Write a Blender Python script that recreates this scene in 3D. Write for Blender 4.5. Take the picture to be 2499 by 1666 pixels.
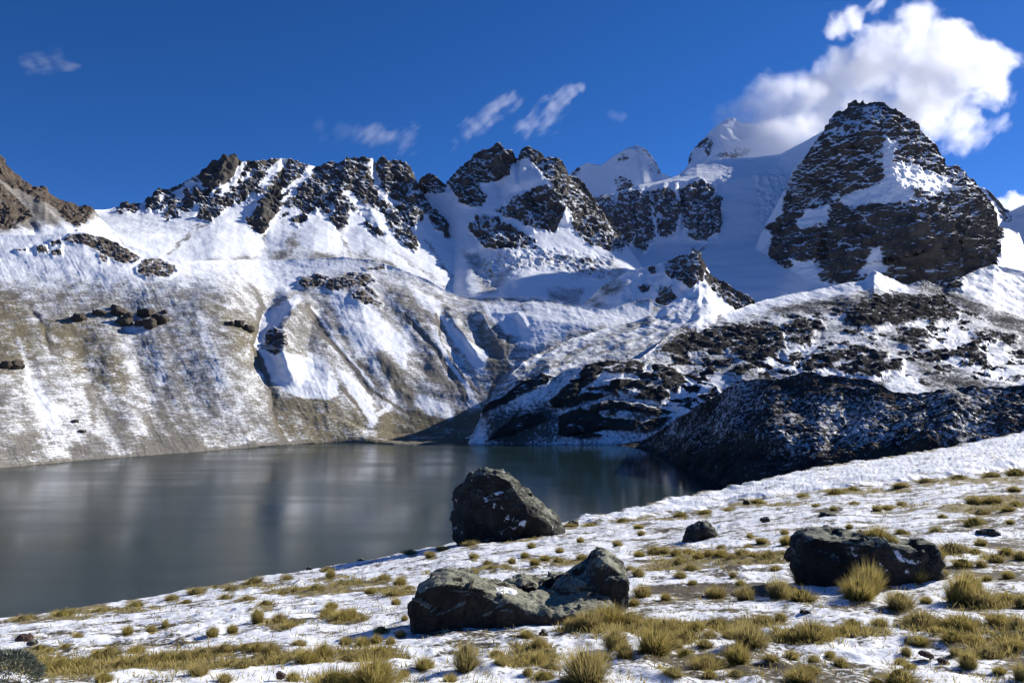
import bpy, math, random
import numpy as np
from mathutils import Vector, Matrix

for o in list(bpy.data.objects):
    bpy.data.objects.remove(o, do_unlink=True)
SC = bpy.context.scene
COL = SC.collection
rng = np.random.default_rng(7)
random.seed(7)

# ------------------------------------------------------------------ camera, sky, sun, exposure
FPX, PW, PH = 1900.0, 2499.0, 1666.0            # focal length and size of the photograph in its pixels
PITCH = math.atan((960 - 833) / FPX)
EYE = np.array([0.0, 0.0, 50.0])                # the lake lies at z = 0
cam = bpy.data.cameras.new('camera')
cam.sensor_width = 36.0
cam.lens = 36.0 * FPX / PW
cam.clip_start = 0.1
cam.clip_end = 60000
cam_ob = bpy.data.objects.new('camera', cam)
cam_ob.location = EYE
cam_ob.rotation_euler = (math.radians(90) + PITCH, 0, 0)
COL.objects.link(cam_ob)
SC.camera = cam_ob

SUN_AZ, SUN_EL = math.radians(58), math.radians(27)
SUN = Vector((math.sin(SUN_AZ) * math.cos(SUN_EL), math.cos(SUN_AZ) * math.cos(SUN_EL), math.sin(SUN_EL)))
world = bpy.data.worlds.new('World')
SC.world = world
world.use_nodes = True
wn = world.node_tree
wn.nodes.clear()
sky = wn.nodes.new('ShaderNodeTexSky')
sky.sky_type = 'NISHITA'
sky.sun_disc = False
sky.sun_elevation = SUN_EL
sky.sun_rotation = SUN_AZ
sky.altitude = 4700
sky.air_density = 1.0
sky.dust_density = 0.7
sky.ozone_density = 5.0
bg = wn.nodes.new('ShaderNodeBackground')
bg.inputs['Strength'].default_value = 0.09
wo = wn.nodes.new('ShaderNodeOutputWorld')
hs = wn.nodes.new('ShaderNodeHueSaturation')
hs.inputs['Saturation'].default_value = 1.2
wn.links.new(sky.outputs[0], hs.inputs['Color'])
tint = wn.nodes.new('ShaderNodeMix')
tint.data_type = 'RGBA'; tint.blend_type = 'MULTIPLY'
tint.inputs[0].default_value = 1.0
tint.inputs[7].default_value = (1.18, 0.88, 1.03, 1)
wn.links.new(hs.outputs[0], tint.inputs[6])
wn.links.new(tint.outputs[2], bg.inputs[0])
wn.links.new(bg.outputs[0], wo.inputs[0])
sl = bpy.data.lights.new('sun', 'SUN')
sl.energy = 5.0
sl.angle = math.radians(0.53)
sl.color = (1.0, 0.95, 0.87)
sun_ob = bpy.data.objects.new('sun', sl)
sun_ob.rotation_euler = SUN.to_track_quat('Z', 'Y').to_euler()
sun_ob.location = (200, 50, 300)
COL.objects.link(sun_ob)
SC.view_settings.view_transform = 'Standard'
SC.view_settings.look = 'None'
SC.view_settings.exposure = 0.5
SC.view_settings.gamma = 1.0
SC.cycles.use_denoising = True
SC.cycles.max_bounces = 12
SC.cycles.diffuse_bounces = 2
SC.cycles.glossy_bounces = 3
SC.cycles.volume_bounces = 10
SC.cycles.transparent_max_bounces = 6

# ------------------------------------------------------------------ geometry helpers
CP, SP = math.cos(PITCH), math.sin(PITCH)

def ray(px, py):
    """directions (y = 1) from the viewpoint towards positions of the photograph"""
    px = np.asarray(px, float); py = np.asarray(py, float)
    cx = (px - 1249.5) / FPX; cy = (833 - py) / FPX
    dy = CP - cy * SP
    return np.stack([cx / dy, np.ones_like(cx), (SP + cy * CP) / dy], -1)

def at(px, py, d):
    return EYE + ray(px, py) * np.asarray(d, float)[..., None]

def lake_d(px, py):
    return -EYE[2] / ray(px, py)[..., 2]

_P = np.random.default_rng(11).permutation(256)
_P = np.concatenate([_P, _P, _P])
_G = np.random.default_rng(12).normal(size=(256, 3))
_G /= np.linalg.norm(_G, axis=1)[:, None]

def perlin(p):
    """gradient noise of points (..., 3), about -0.7 .. 0.7"""
    i = np.floor(p).astype(int); f = p - i
    u = f * f * f * (f * (f * 6 - 15) + 10)
    x, y, z = i[..., 0] & 255, i[..., 1] & 255, i[..., 2] & 255
    out = 0.0
    for a in (0, 1):
        wa = u[..., 0] if a else 1 - u[..., 0]
        pa = _P[x + a]
        for b in (0, 1):
            wb = wa * (u[..., 1] if b else 1 - u[..., 1])
            pb = _P[pa + y + b]
            for c in (0, 1):
                wc = wb * (u[..., 2] if c else 1 - u[..., 2])
                g = _G[_P[pb + z + c]]
                out = out + wc * ((f[..., 0] - a) * g[..., 0] + (f[..., 1] - b) * g[..., 1] + (f[..., 2] - c) * g[..., 2])
    return out

def fbm(p, wl, octv=4, gain=0.5, off=0.0):
    out, a, s = 0.0, 1.0, 1.0 / wl
    for k in range(octv):
        out = out + a * perlin(p * s + off + 17.3 * k)
        a *= gain; s *= 2.03
    return out

def ridged(p, wl, octv=4, gain=0.5, off=0.0):
    """sharp crested noise, about -1 .. 1"""
    out, a, s, w, n = 0.0, 1.0, 1.0 / wl, 1.0, 0.0
    for k in range(octv):
        r = 1 - 2.2 * np.abs(perlin(p * s + off + 31.7 * k))
        out = out + a * r; n += a
        a *= gain; s *= 2.07
    return (out / n - 0.45) * 1.8

def facets(p, wl, seed=0):
    """angular blocks: every cell of a jittered lattice carries its own tilted plane"""
    r = np.random.default_rng(100 + seed)
    jit = r.random((256, 3)); gr = r.normal(size=(256, 3)); of = r.normal(size=256)
    q = p / np.asarray(wl, float)
    i = np.floor(q).astype(int)
    best = np.full(q.shape[:-1], 1e9); out = np.zeros(q.shape[:-1])
    for a in (-1, 0, 1):
        for b in (-1, 0, 1):
            for c in (-1, 0, 1):
                j = i + (a, b, c)
                h = _P[_P[_P[j[..., 0] & 255] + (j[..., 1] & 255)] + (j[..., 2] & 255)]
                d = q - j - jit[h]
                dd = (d * d).sum(-1)
                m = dd < best
                best = np.where(m, dd, best)
                out = np.where(m, 0.55 * (d * gr[h]).sum(-1) + 0.2 * of[h], out)
    return out

def crags(p, wl, seed=0):
    """angular crags without steps: the upper envelope of many skewed pyramids"""
    r = np.random.default_rng(200 + seed)
    jit = r.random((256, 3)); of = r.normal(size=256) * 0.22
    rot = np.linalg.qr(r.normal(size=(16, 3, 3)))[0] * (0.6 + 0.9 * r.random((16, 3, 1)))
    q = p / np.asarray(wl, float)
    i = np.floor(q).astype(int)
    out = np.full(q.shape[:-1], -1e9)
    for a in (-1, 0, 1):
        for b in (-1, 0, 1):
            for c in (-1, 0, 1):
                j = i + (a, b, c)
                h = _P[_P[_P[j[..., 0] & 255] + (j[..., 1] & 255)] + (j[..., 2] & 255)]
                d = q - j - jit[h]
                A = rot[h & 15]
                e = np.abs(np.einsum('nij,nj->ni', A, d)).sum(-1)
                out = np.maximum(out, of[h] - e)
    return out + 0.62

def sstep(a, b, x):
    t = np.clip((x - a) / (b - a), 0, 1)
    return t * t * (3 - 2 * t)

def poly_sd(px, py, pts):
    """signed distance to a polygon, positive inside"""
    pts = np.asarray(pts, float)
    best = np.full(px.shape, 1e9); ins = np.zeros(px.shape, bool)
    for (x0, y0), (x1, y1) in zip(pts, np.roll(pts, -1, 0)):
        dx, dy = x1 - x0, y1 - y0
        t = np.clip(((px - x0) * dx + (py - y0) * dy) / (dx * dx + dy * dy + 1e-9), 0, 1)
        best = np.minimum(best, (px - x0 - t * dx) ** 2 + (py - y0 - t * dy) ** 2)
        if y0 != y1:
            ins ^= ((y0 > py) != (y1 > py)) & (px < x0 + (py - y0) * dx / dy)
    return np.where(ins, 1, -1) * np.sqrt(best)

def area(px, py, pts, soft=6.0):
    pts = np.asarray(pts, float)
    out = np.zeros(px.shape)
    m = (px > pts[:, 0].min() - soft - 1) & (px < pts[:, 0].max() + soft + 1) & (py > pts[:, 1].min() - soft - 1) & (py < pts[:, 1].max() + soft + 1)
    if m.any():
        out[m] = sstep(-soft, soft, poly_sd(px[m], py[m], pts))
    return out

def line_d(px, py, pts, reach=1e9):
    """distance to a polyline, its signed side and the position along it (0..1)"""
    pts = np.asarray(pts, float)
    best = np.full(px.shape, 1e9); side = np.zeros(px.shape); along = np.zeros(px.shape)
    n = len(pts) - 1
    for k in range(n):
        (x0, y0), (x1, y1) = pts[k], pts[k + 1]
        dx, dy = x1 - x0, y1 - y0
        t = np.clip(((px - x0) * dx + (py - y0) * dy) / (dx * dx + dy * dy + 1e-9), 0, 1)
        d = np.hypot(px - x0 - t * dx, py - y0 - t * dy)
        m = d < best
        best = np.where(m, d, best)
        side = np.where(m, np.sign((px - x0) * dy - (py - y0) * dx), side)
        along = np.where(m, (k + t) / n, along)
    return best, side, along

def stroke(px, py, pts, w0, w1=None, soft=0.5):
    """1 along a polyline whose half width runs from w0 to w1"""
    w1 = w0 if w1 is None else w1
    p = np.asarray(pts, float); W = max(w0, w1) * (1 + soft) + 2
    out = np.zeros(px.shape)
    m = (px > p[:, 0].min() - W) & (px < p[:, 0].max() + W) & (py > p[:, 1].min() - W) & (py < p[:, 1].max() + W)
    if m.any():
        d, s, a = line_d(px[m], py[m], pts)
        w = w0 + (w1 - w0) * a
        out[m] = 1 - sstep(w * (1 - soft), w * (1 + soft), d)
    return out

def blur(a, n, axis):
    for _ in range(n):
        b = np.concatenate([np.take(a, [0], axis), a, np.take(a, [-1], axis)], axis)
        s0 = [slice(None)] * a.ndim; s1 = list(s0); s2 = list(s0)
        s0[axis] = slice(0, -2); s1[axis] = slice(1, -1); s2[axis] = slice(2, None)
        a = 0.25 * b[tuple(s0)] + 0.5 * b[tuple(s1)] + 0.25 * b[tuple(s2)]
    return a

def gblur(a, sigma, axis):
    """three box passes, about a gaussian"""
    n = max(1, int(round(sigma * 1.0)))
    for _ in range(3):
        pad = [(0, 0)] * a.ndim; pad[axis] = (n + 1, n)
        c = np.cumsum(np.pad(a, pad, mode='edge'), axis)
        hi = np.take(c, np.arange(2 * n + 1, c.shape[axis]), axis); lo = np.take(c, np.arange(0, c.shape[axis] - 2 * n - 1), axis)
        a = (hi - lo) / (2 * n + 1)
    return a

def grid_normals(P):
    du = np.empty_like(P); dv = np.empty_like(P)
    du[:, 1:-1] = P[:, 2:] - P[:, :-2]; du[:, 0] = P[:, 1] - P[:, 0]; du[:, -1] = P[:, -1] - P[:, -2]
    dv[1:-1] = P[2:] - P[:-2]; dv[0] = P[1] - P[0]; dv[-1] = P[-1] - P[-2]
    n = np.cross(dv, du)
    n /= np.linalg.norm(n, axis=-1, keepdims=True) + 1e-12
    return n

def link_mesh(name, verts, faces, mat, attrs=None, smooth=True, parent=None):
    """one mesh object from numpy arrays; faces (n, 3) or (n, 4)"""
    me = bpy.data.meshes.new(name)
    verts = np.asarray(verts, np.float32); faces = np.asarray(faces, np.int32)
    k = faces.shape[1]
    me.vertices.add(len(verts)); me.vertices.foreach_set('co', verts.ravel())
    me.loops.add(faces.size); me.loops.foreach_set('vertex_index', faces.ravel())
    me.polygons.add(len(faces))
    me.polygons.foreach_set('loop_start', np.arange(0, faces.size, k, dtype=np.int32))
    me.polygons.foreach_set('loop_total', np.full(len(faces), k, np.int32))
    me.polygons.foreach_set('use_smooth', np.full(len(faces), smooth, bool))
    for key, val in (attrs or {}).items():
        a = me.attributes.new(key, 'FLOAT', 'POINT')
        a.data.foreach_set('value', np.asarray(val, np.float32).ravel())
    me.update(calc_edges=True)
    me.validate()
    me.materials.append(mat)
    ob = bpy.data.objects.new(name, me)
    COL.objects.link(ob)
    ob.parent = parent
    return ob

def grid_faces(R, C):
    i = np.arange(R * C).reshape(R, C)
    return np.stack([i[:-1, :-1], i[1:, :-1], i[1:, 1:], i[:-1, 1:]], -1).reshape(-1, 4)

def tag(o, label=None, category=None, group=None, kind=None):
    for k, v in (('label', label), ('category', category), ('group', group), ('kind', kind)):
        if v:
            o[k] = v
    return o

# ------------------------------------------------------------------ materials
class NT:
    """a short hand for building node materials"""
    def __init__(self, name):
        self.m = bpy.data.materials.new(name); self.m.use_nodes = True
        self.t = self.m.node_tree; self.t.nodes.clear()
        self.out = self.t.nodes.new('ShaderNodeOutputMaterial')
    def put(self, sock, v):
        if isinstance(v, bpy.types.NodeSocket):
            self.t.links.new(v, sock)
        elif v is not None:
            sock.default_value = v
    def attr(self, name):
        n = self.t.nodes.new('ShaderNodeAttribute'); n.attribute_name = name
        return n.outputs['Fac']
    def pos(self, scale=(1, 1, 1)):
        n = self.t.nodes.new('ShaderNodeNewGeometry')
        return self.vmul(n.outputs['Position'], scale)
    def obj(self, scale=(1, 1, 1)):
        n = self.t.nodes.new('ShaderNodeTexCoord')
        return self.vmul(n.outputs['Object'], scale)
    def vmul(self, a, b):
        n = self.t.nodes.new('ShaderNodeVectorMath'); n.operation = 'MULTIPLY'
        self.put(n.inputs[0], a); self.put(n.inputs[1], b)
        return n.outputs[0]
    def vadd(self, a, b):
        n = self.t.nodes.new('ShaderNodeVectorMath'); n.operation = 'ADD'
        self.put(n.inputs[0], a); self.put(n.inputs[1], b)
        return n.outputs[0]
    def noise(self, vec, scale, detail=4, rough=0.55, color=False):
        n = self.t.nodes.new('ShaderNodeTexNoise')
        self.put(n.inputs['Vector'], vec); n.inputs['Scale'].default_value = scale
        n.inputs['Detail'].default_value = detail; n.inputs['Roughness'].default_value = rough
        return n.outputs[1] if color else n.outputs[0]
    def voro(self, vec, scale, feature='F1'):
        n = self.t.nodes.new('ShaderNodeTexVoronoi'); n.feature = feature
        self.put(n.inputs['Vector'], vec); n.inputs['Scale'].default_value = scale
        return n.outputs[0]
    def math(self, op, a, b=None, c=None, clamp=False):
        n = self.t.nodes.new('ShaderNodeMath'); n.operation = op; n.use_clamp = clamp
        self.put(n.inputs[0], a); self.put(n.inputs[1], b); self.put(n.inputs[2], c)
        return n.outputs[0]
    def ramp(self, x, a, b, lo=0.0, hi=1.0, smooth=True):
        n = self.t.nodes.new('ShaderNodeMapRange'); n.interpolation_type = 'SMOOTHSTEP' if smooth else 'LINEAR'
        self.put(n.inputs[0], x)
        for k, v in zip((1, 2, 3, 4), (a, b, lo, hi)):
            n.inputs[k].default_value = v
        return n.outputs[0]
    def mix(self, f, a, b):
        n = self.t.nodes.new('ShaderNodeMix'); n.data_type = 'RGBA'
        self.put(n.inputs[0], f)
        self.put(n.inputs[6], a if isinstance(a, bpy.types.NodeSocket) else (*a, 1))
        self.put(n.inputs[7], b if isinstance(b, bpy.types.NodeSocket) else (*b, 1))
        return n.outputs[2]
    def bump(self, h, strength, dist):
        n = self.t.nodes.new('ShaderNodeBump')
        n.inputs['Strength'].default_value = strength; n.inputs['Distance'].default_value = dist
        self.put(n.inputs['Height'], h)
        return n.outputs[0]
    def bsdf(self, color, rough=0.9, normal=None, spec=0.2, **kw):
        n = self.t.nodes.new('ShaderNodeBsdfPrincipled')
        self.put(n.inputs['Base Color'], color if isinstance(color, bpy.types.NodeSocket) else (*color, 1))
        self.put(n.inputs['Roughness'], rough); self.put(n.inputs['Normal'], normal)
        self.put(n.inputs['Specular IOR Level'], spec)
        for k, v in kw.items():
            self.put(n.inputs[k.replace('_', ' ')], v)
        self.t.links.new(n.outputs[0], self.out.inputs[0])
        return n

SNOW = (0.86, 0.88, 0.91)

def terrain_material(name, rock_a, rock_b, soil, grass, wl, streak=0.0, k=0.7, edge=0.12, relief=1.0):
    """snow, rock, scree and grass; wl is the wavelength of the fine pattern in metres"""
    N = NT(name)
    p = N.pos()
    n1 = N.noise(p, 1 / wl, 5, 0.62)
    n2 = N.noise(p, 0.22 / wl, 3, 0.5)
    n3 = N.noise(p, 3.1 / wl, 3, 0.6)
    rockc = N.mix(N.ramp(n2, 0.35, 0.65), rock_a, rock_b)
    rockc = N.mix(N.ramp(n3, 0.3, 0.75, 0, 0.5), rockc, tuple(1.5 * c for c in rock_a))
    soilc = N.mix(N.ramp(n1, 0.35, 0.65), soil, tuple(0.72 * c for c in soil))
    grassc = N.mix(N.ramp(n3, 0.3, 0.7), grass, tuple(0.66 * c for c in grass))
    ground = N.mix(N.ramp(N.math('ADD', N.attr('veg'), N.math('MULTIPLY', N.math('SUBTRACT', n1, 0.5), 0.6)), 0.3, 0.7), soilc, grassc)
    base = N.mix(N.ramp(N.attr('rock'), 0.25, 0.6), ground, rockc)
    pat = n1
    if streak:
        st = N.noise(N.pos((0.25, 0.25, 2.6)), 1.0 / wl, 4, 0.6)
        pat = N.math('ADD', N.math('MULTIPLY', n1, 1 - streak), N.math('MULTIPLY', st, streak))
    pat = N.math('ADD', N.math('MULTIPLY', pat, 0.7), N.math('MULTIPLY', n3, 0.3))
    s = N.math('ADD', N.attr('snow'), N.math('MULTIPLY', N.math('SUBTRACT', pat, 0.5), 2 * k))
    sf = N.ramp(s, 0.5 - edge, 0.5 + edge)
    col = N.mix(sf, base, SNOW)
    h = N.math('ADD', N.math('MULTIPLY', n1, 0.7), N.math('MULTIPLY', n3, 0.5))
    hb = N.math('MULTIPLY', h, N.math('ADD', N.math('MULTIPLY', N.attr('rock'), 1.0), 0.25))
    nb = N.bump(hb, 0.75 * relief, wl * 0.45)
    N.bsdf(col, N.ramp(sf, 0, 1, 0.95, 0.6, False), nb, N.ramp(sf, 0, 1, 0.0, 0.25, False))
    return N.m

# ------------------------------------------------------------------ terrain sheets
def curve(pts, x):
    p = np.asarray(pts, float)
    return np.interp(x, p[:, 0], p[:, 1]), np.interp(x, p[:, 0], p[:, 2])

def build_sheet(name, x0, x1, levels, mat, step=2.0, smooth=10, feats=(), rockf=None, paintf=None,
                rough=(1.2, 60.0), rock_amp=14.0, rock_wl=70.0, strata=None, back=(420.0, 0.75), skirt=30.0, warp=5.0,
                fine=True, vstretch=2.6, bulgef=None, ribs=True, octv=5, rill=None):
    """a slope between traced lines (photo x, photo y, metres away), with crags, a far side behind its crest and a toe"""
    xs = np.arange(x0, x1 + step, step)
    cur = [curve(l, xs) for l in levels]
    rows_y, rows_d = [], []
    for k in range(len(cur) - 1):
        (ya, da), (yb, db) = cur[k], cur[k + 1]
        n = max(3, int(np.ceil(np.max(yb - ya) / step)))
        t = np.linspace(0, 1, n, endpoint=(k == len(cur) - 2))[:, None]
        rows_y.append(ya + t * (yb - ya)); rows_d.append(da + t * (db - da))
    Y = np.concatenate(rows_y); D = np.concatenate(rows_d)
    X = np.broadcast_to(xs, Y.shape).copy()
    D0 = D[0].copy()
    D = gblur(gblur(D, smooth, 0), smooth, 1)
    if len(feats):
        L2 = np.stack([X / 46, Y / 46, 0 * X], -1)
        fx = X + 11 * perlin(L2 + 3) + 5 * perlin(L2 * 2.7 + 8); fy = Y + 11 * perlin(L2 + 13) + 5 * perlin(L2 * 2.7 + 18)
    for pts, w, amp in feats:                       # ribs (amp > 0, nearer) and gullies (amp < 0)
        pp = np.asarray(pts, float)
        mb = (fx > pp[:, 0].min() - w) & (fx < pp[:, 0].max() + w) & (fy > pp[:, 1].min() - w) & (fy < pp[:, 1].max() + w)
        if not mb.any():
            continue
        d, sd, a = line_d(fx[mb], fy[mb], pts)
        t = np.clip(1 - d / w, 0, 1)
        t = (t ** 1.15 if w < 48 else 0.5 * t + 0.5 * t * t * (3 - 2 * t))
        D[mb] = D[mb] - amp * t * sstep(-0.02, 0.16, a) * sstep(1.02, 0.7, a) * ((0.85 + 0.7 * perlin(L2[mb] * 1.7 + 5)) if w < 42 else 1.0)
    P = at(X, Y, D)
    # the far side behind the crest
    nb = 26
    tb = (np.linspace(0, 1, nb + 1)[1:] ** 1.7 * back[0])[::-1]
    hdir = P[0] - EYE; hdir[:, 2] = 0; hdir /= np.linalg.norm(hdir, axis=1)[:, None]
    B = P[0][None] + hdir[None] * tb[:, None, None]
    B[..., 2] -= tb[:, None] * back[1]
    # the toe below the last line
    ns = 6
    ts = np.linspace(0, 1, ns + 1)[1:] * skirt
    S = P[-1][None] - hdir[None] * ts[:, None, None]
    S[..., 2] -= ts[:, None] * 0.6
    P = np.concatenate([B, P, S])
    X = np.concatenate([np.repeat(X[:1], nb, 0), X, np.repeat(X[-1:], ns, 0)])
    Y = np.concatenate([np.repeat(Y[:1], nb, 0), Y, np.repeat(Y[-1:], ns, 0)])
    wx = X + warp * (perlin(P / 26.0) + 0.5 * perlin(P / 9.0 + 5)) * 2
    wy = Y + warp * (perlin(P / 26.0 + 40) + 0.5 * perlin(P / 9.0 + 47)) * 2
    rock = rockf(wx, wy) if rockf else np.zeros(X.shape)
    n = grid_normals(P)
    sub = rough[0] * fbm(P, rough[1], octv, 0.55, 3.1)
    if rill:                                          # shallow runnels down the fall line
        amp, shear, wl = rill
        g = np.stack([(wx - shear * wy) / wl, wy / (wl * 8.0), 0 * wx], -1)
        sub = sub + amp * ridged(g, 1.0, 4, 0.6, 3.3) * (0.6 + 0.8 * np.clip(fbm(P, 90, 2, 0.5, 7) + 0.3, 0, 1))
    if bulgef:
        sub = sub + bulgef(wx, wy)
    relief = np.zeros(rock.shape)
    m = rock > 0.02
    if m.any():
        p = P[m]
        q = p + 9 * np.stack([perlin(p / 38 + 9), perlin(p / 38 + 19), perlin(p / 38 + 29)], -1)
        tilt = np.asarray(strata[1] if strata else (0, 0, 1.0), float); tilt = tilt / np.linalg.norm(tilt)
        u = np.cross(tilt, (0, 1, 0)); u /= np.linalg.norm(u); v = np.cross(tilt, u)
        q3 = np.stack([q @ u, q @ v, q @ tilt], -1)
        flat = strata[0] if strata else 1.0           # how flat the blocks are
        qs = q.copy(); qs[:, 2] /= vstretch
        if ribs:                                      # steep ribs with chutes between them
            qv = q.copy(); qv[:, 2] /= 3.2
            r2 = ridged(qv, 0.42 * rock_wl, 3, 0.55, 4.4); r3 = ridged(qv, 0.17 * rock_wl, 3, 0.55, 6.1)
        else:                                         # broken ledges
            qv = q3 / np.array([1.0, 1.0, 1.0 / (1.6 * flat)])
            r2 = ridged(qv, 0.6 * rock_wl, 3, 0.55, 4.4); r3 = ridged(qv, 0.24 * rock_wl, 3, 0.55, 6.1)
        cr = 0.6 * rock_amp * ridged(qs, rock_wl, 4, 0.5, 2.2) + 0.26 * rock_amp * r2 + 0.12 * rock_amp * r3
        st3 = np.array([1.0, 1.0, (0.6 if ribs else 1.0) * flat]) 
        k1 = crags(q3, 0.62 * rock_wl / st3, 1); k2 = crags(q3, 0.25 * rock_wl / st3, 2)
        cr = cr + (0.7 if ribs else 1.0) * rock_amp * k1 + (0.55 if ribs else 0.48) * rock_amp * k2
        if fine:
            k3 = crags(q3, 0.105 * rock_wl / st3, 3)
            cr = cr + 0.25 * rock_amp * k3
        relief[m] = 0.45 * r2 + 0.3 * r3 + 0.9 * k2
        sub = sub * (1 - 0.6 * rock)
        crest = (Y - cur[0][0][None])[m]
        sub[m] += rock[m] * (cr - cr.mean() + 0.05 * rock_amp) * (0.62 + 0.38 * sstep(0, 45, crest))
    P = P + n * sub[..., None]
    n2 = grid_normals(P)
    att = {'px': wx, 'py': wy, 'rock': rock, 'nz': n2[..., 2], 'P': P, 'n': n2, 'relief': relief, 'top': Y - cur[0][0][None]}
    snow, veg = paintf(att)
    R, C = X.shape
    ob = link_mesh(name, P.reshape(-1, 3), grid_faces(R, C), mat, {'snow': snow, 'rock': att['rock'], 'veg': veg})
    ob['kind'] = 'structure'
    return ob

# ------------------------------------------------------------------ the mountains beyond the lake
M_FAR = terrain_material('far_snow_and_rock', (0.10, 0.095, 0.095), (0.15, 0.135, 0.12), (0.2, 0.19, 0.18), (0.2, 0.18, 0.12), 10.0, k=0.5, edge=0.26, relief=0.4)
M_CRAG = terrain_material('crag_snow_and_rock', (0.055, 0.052, 0.049), (0.125, 0.111, 0.095), (0.24, 0.225, 0.20), (0.2, 0.18, 0.12), 5.0, k=0.75, edge=0.3, relief=0.7)
M_FACE = terrain_material('dark_face_rock', (0.05, 0.048, 0.047), (0.115, 0.102, 0.086), (0.17, 0.165, 0.16), (0.2, 0.18, 0.12), 7.0, k=0.7, edge=0.32, relief=0.5)
M_HILL = terrain_material('dusted_hillside', (0.075, 0.062, 0.052), (0.13, 0.105, 0.08), (0.225, 0.209, 0.184), (0.21, 0.183, 0.125), 2.2, streak=0.5, k=1.8, edge=0.33, relief=0.5)
M_MOR = terrain_material('moraine_and_slabs', (0.03, 0.0295, 0.029), (0.066, 0.06, 0.053), (0.11, 0.105, 0.098), (0.17, 0.15, 0.1), 3.6, k=1.2, edge=0.34, relief=0.4)
M_DARK = terrain_material('dark_moraine_blocks', (0.028, 0.0255, 0.024), (0.066, 0.056, 0.047), (0.06, 0.052, 0.043), (0.12, 0.1, 0.055), 2.6, k=1.4, edge=0.32, relief=0.7)

def polys(px, py, plist, soft=4.0):
    out = np.zeros(px.shape)
    for pts in plist:
        out = np.maximum(out, area(px, py, pts, soft))
    return out

def rock_snow(a, thr, gain=2.6, n_amt=0.25, wl=22.0):
    """snow lies on ledges and hangs thin on steep rock"""
    return 0.5 + (a['nz'] - thr) * gain * 0.65 - 0.55 * a['relief'] - 0.28 * sstep(16, 2, a['top']) + n_amt * fbm(a['P'], wl, 4, 0.65, 8.8)

# --- the glaciated peak whose top is in the cloud
def rk(px, py):
    return polys(px, py, [[(1686, 372), (1700, 350), (1722, 335), (1742, 340), (1748, 360), (1738, 372), (1728, 380), (1712, 360), (1696, 366)],
                          [(1676, 398), (1688, 370), (1694, 374), (1682, 402)], [(1740, 380), (1800, 360), (1850, 370), (1830, 385), (1770, 386)]], 4) * 0.9
def pt(a):
    s = 1.05 + 0.15 * fbm(a['P'], 60, 3)
    return s * (1 - a['rock']) + a['rock'] * rock_snow(a, 0.42), np.zeros(s.shape)
build_sheet('snow_peak', 1480, 2240, [
    [(1480, 520, 3350), (1560, 470, 3350), (1615, 436, 3350), (1652, 422, 3350), (1676, 401, 3350), (1688, 368, 3350), (1706, 349, 3350), (1724, 327, 3350), (1745, 306, 3350), (1758, 297, 3350), (1790, 288, 3350), (1850, 305, 3350), (1920, 345, 3350), (2000, 390, 3350), (2240, 470, 3350)],
    [(1480, 560, 3150), (1650, 470, 3150), (1720, 410, 3130), (1760, 400, 3100), (2000, 450, 3100), (2240, 520, 3150)],
    [(1480, 640, 2900), (2240, 640, 2900)]], M_FAR, step=2.5, feats=[([(1757, 297), (1762, 340), (1790, 420)], 60, 60)],
    rockf=rk, paintf=pt, rough=(26, 190), rock_amp=14, rock_wl=60, back=(900, 0.8))

# --- the white pyramid
def rk(px, py):
    return np.maximum(polys(px, py, [[(1500, 440), (1525, 425), (1545, 450), (1545, 475), (1505, 470)], [(1506, 395), (1520, 378), (1535, 380), (1512, 402)],
                          [(1595, 418), (1612, 415), (1616, 430), (1604, 428)], [(1392, 425), (1408, 408), (1420, 412), (1400, 440)]], 4) * 0.75,
                      area(px, py, [(1553, 356), (1572, 360), (1590, 380), (1616, 424), (1562, 420)], 3) * 0.55)
def pt(a):
    s = 1.05 + 0.1 * fbm(a['P'], 60, 3)
    r = a['rock']
    return s * (1 - r) + r * rock_snow(a, 0.33, 2.2), np.zeros(s.shape)
build_sheet('pyramid_peak', 1320, 1740, [
    [(1320, 500, 2750), (1340, 470, 2750), (1390, 425, 2750), (1408, 409, 2750), (1432, 398, 2750), (1453, 403, 2750), (1468, 404, 2750), (1497, 383, 2750), (1527, 365, 2750), (1553, 355, 2720), (1572, 361, 2740), (1590, 380, 2760), (1602, 398, 2780), (1615, 422, 2800), (1640, 432, 2800), (1740, 450, 2800)],
    [(1320, 540, 2650), (1450, 480, 2700), (1540, 450, 2640), (1562, 440, 2560), (1580, 440, 2575), (1640, 470, 2680), (1740, 500, 2700)],
    [(1320, 640, 2450), (1740, 640, 2450)]], M_FAR, step=2.0, smooth=4, feats=[([(1553, 350), (1558, 380), (1563, 420), (1575, 500)], 75, 75)],
    rockf=rk, paintf=pt, rough=(5, 140), rock_amp=8, rock_wl=40, ribs=False, strata=(2.5, (0.05, 0.1, 1.0)), back=(700, 1.0))

# --- the shadowed glacier and the buttresses that stand in it
BUTT = [[(1380, 500), (1400, 490), (1440, 478), (1490, 478), (1500, 510), (1512, 470), (1560, 462), (1582, 470), (1590, 530), (1600, 575), (1590, 602), (1570, 622), (1540, 590), (1515, 628), (1490, 618), (1460, 608), (1420, 590), (1400, 560), (1380, 555)],
        [(1588, 468), (1640, 455), (1655, 480), (1660, 530), (1640, 580), (1605, 575), (1596, 530)],
        [(1655, 465), (1700, 437), (1745, 450), (1762, 490), (1765, 540), (1750, 570), (1710, 592), (1678, 580), (1668, 540)],
        [(1670, 600), (1700, 606), (1730, 596), (1720, 616), (1690, 618)]]
CREV = [[(1840, 430), (1900, 410), (1925, 440), (1905, 520), (1870, 560), (1845, 500)], [(1755, 432), (1775, 425), (1770, 450), (1750, 450)],
        [(1868, 560), (1895, 545), (1890, 640), (1862, 620)], [(1893, 372), (1925, 380), (1905, 405)]]
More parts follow.
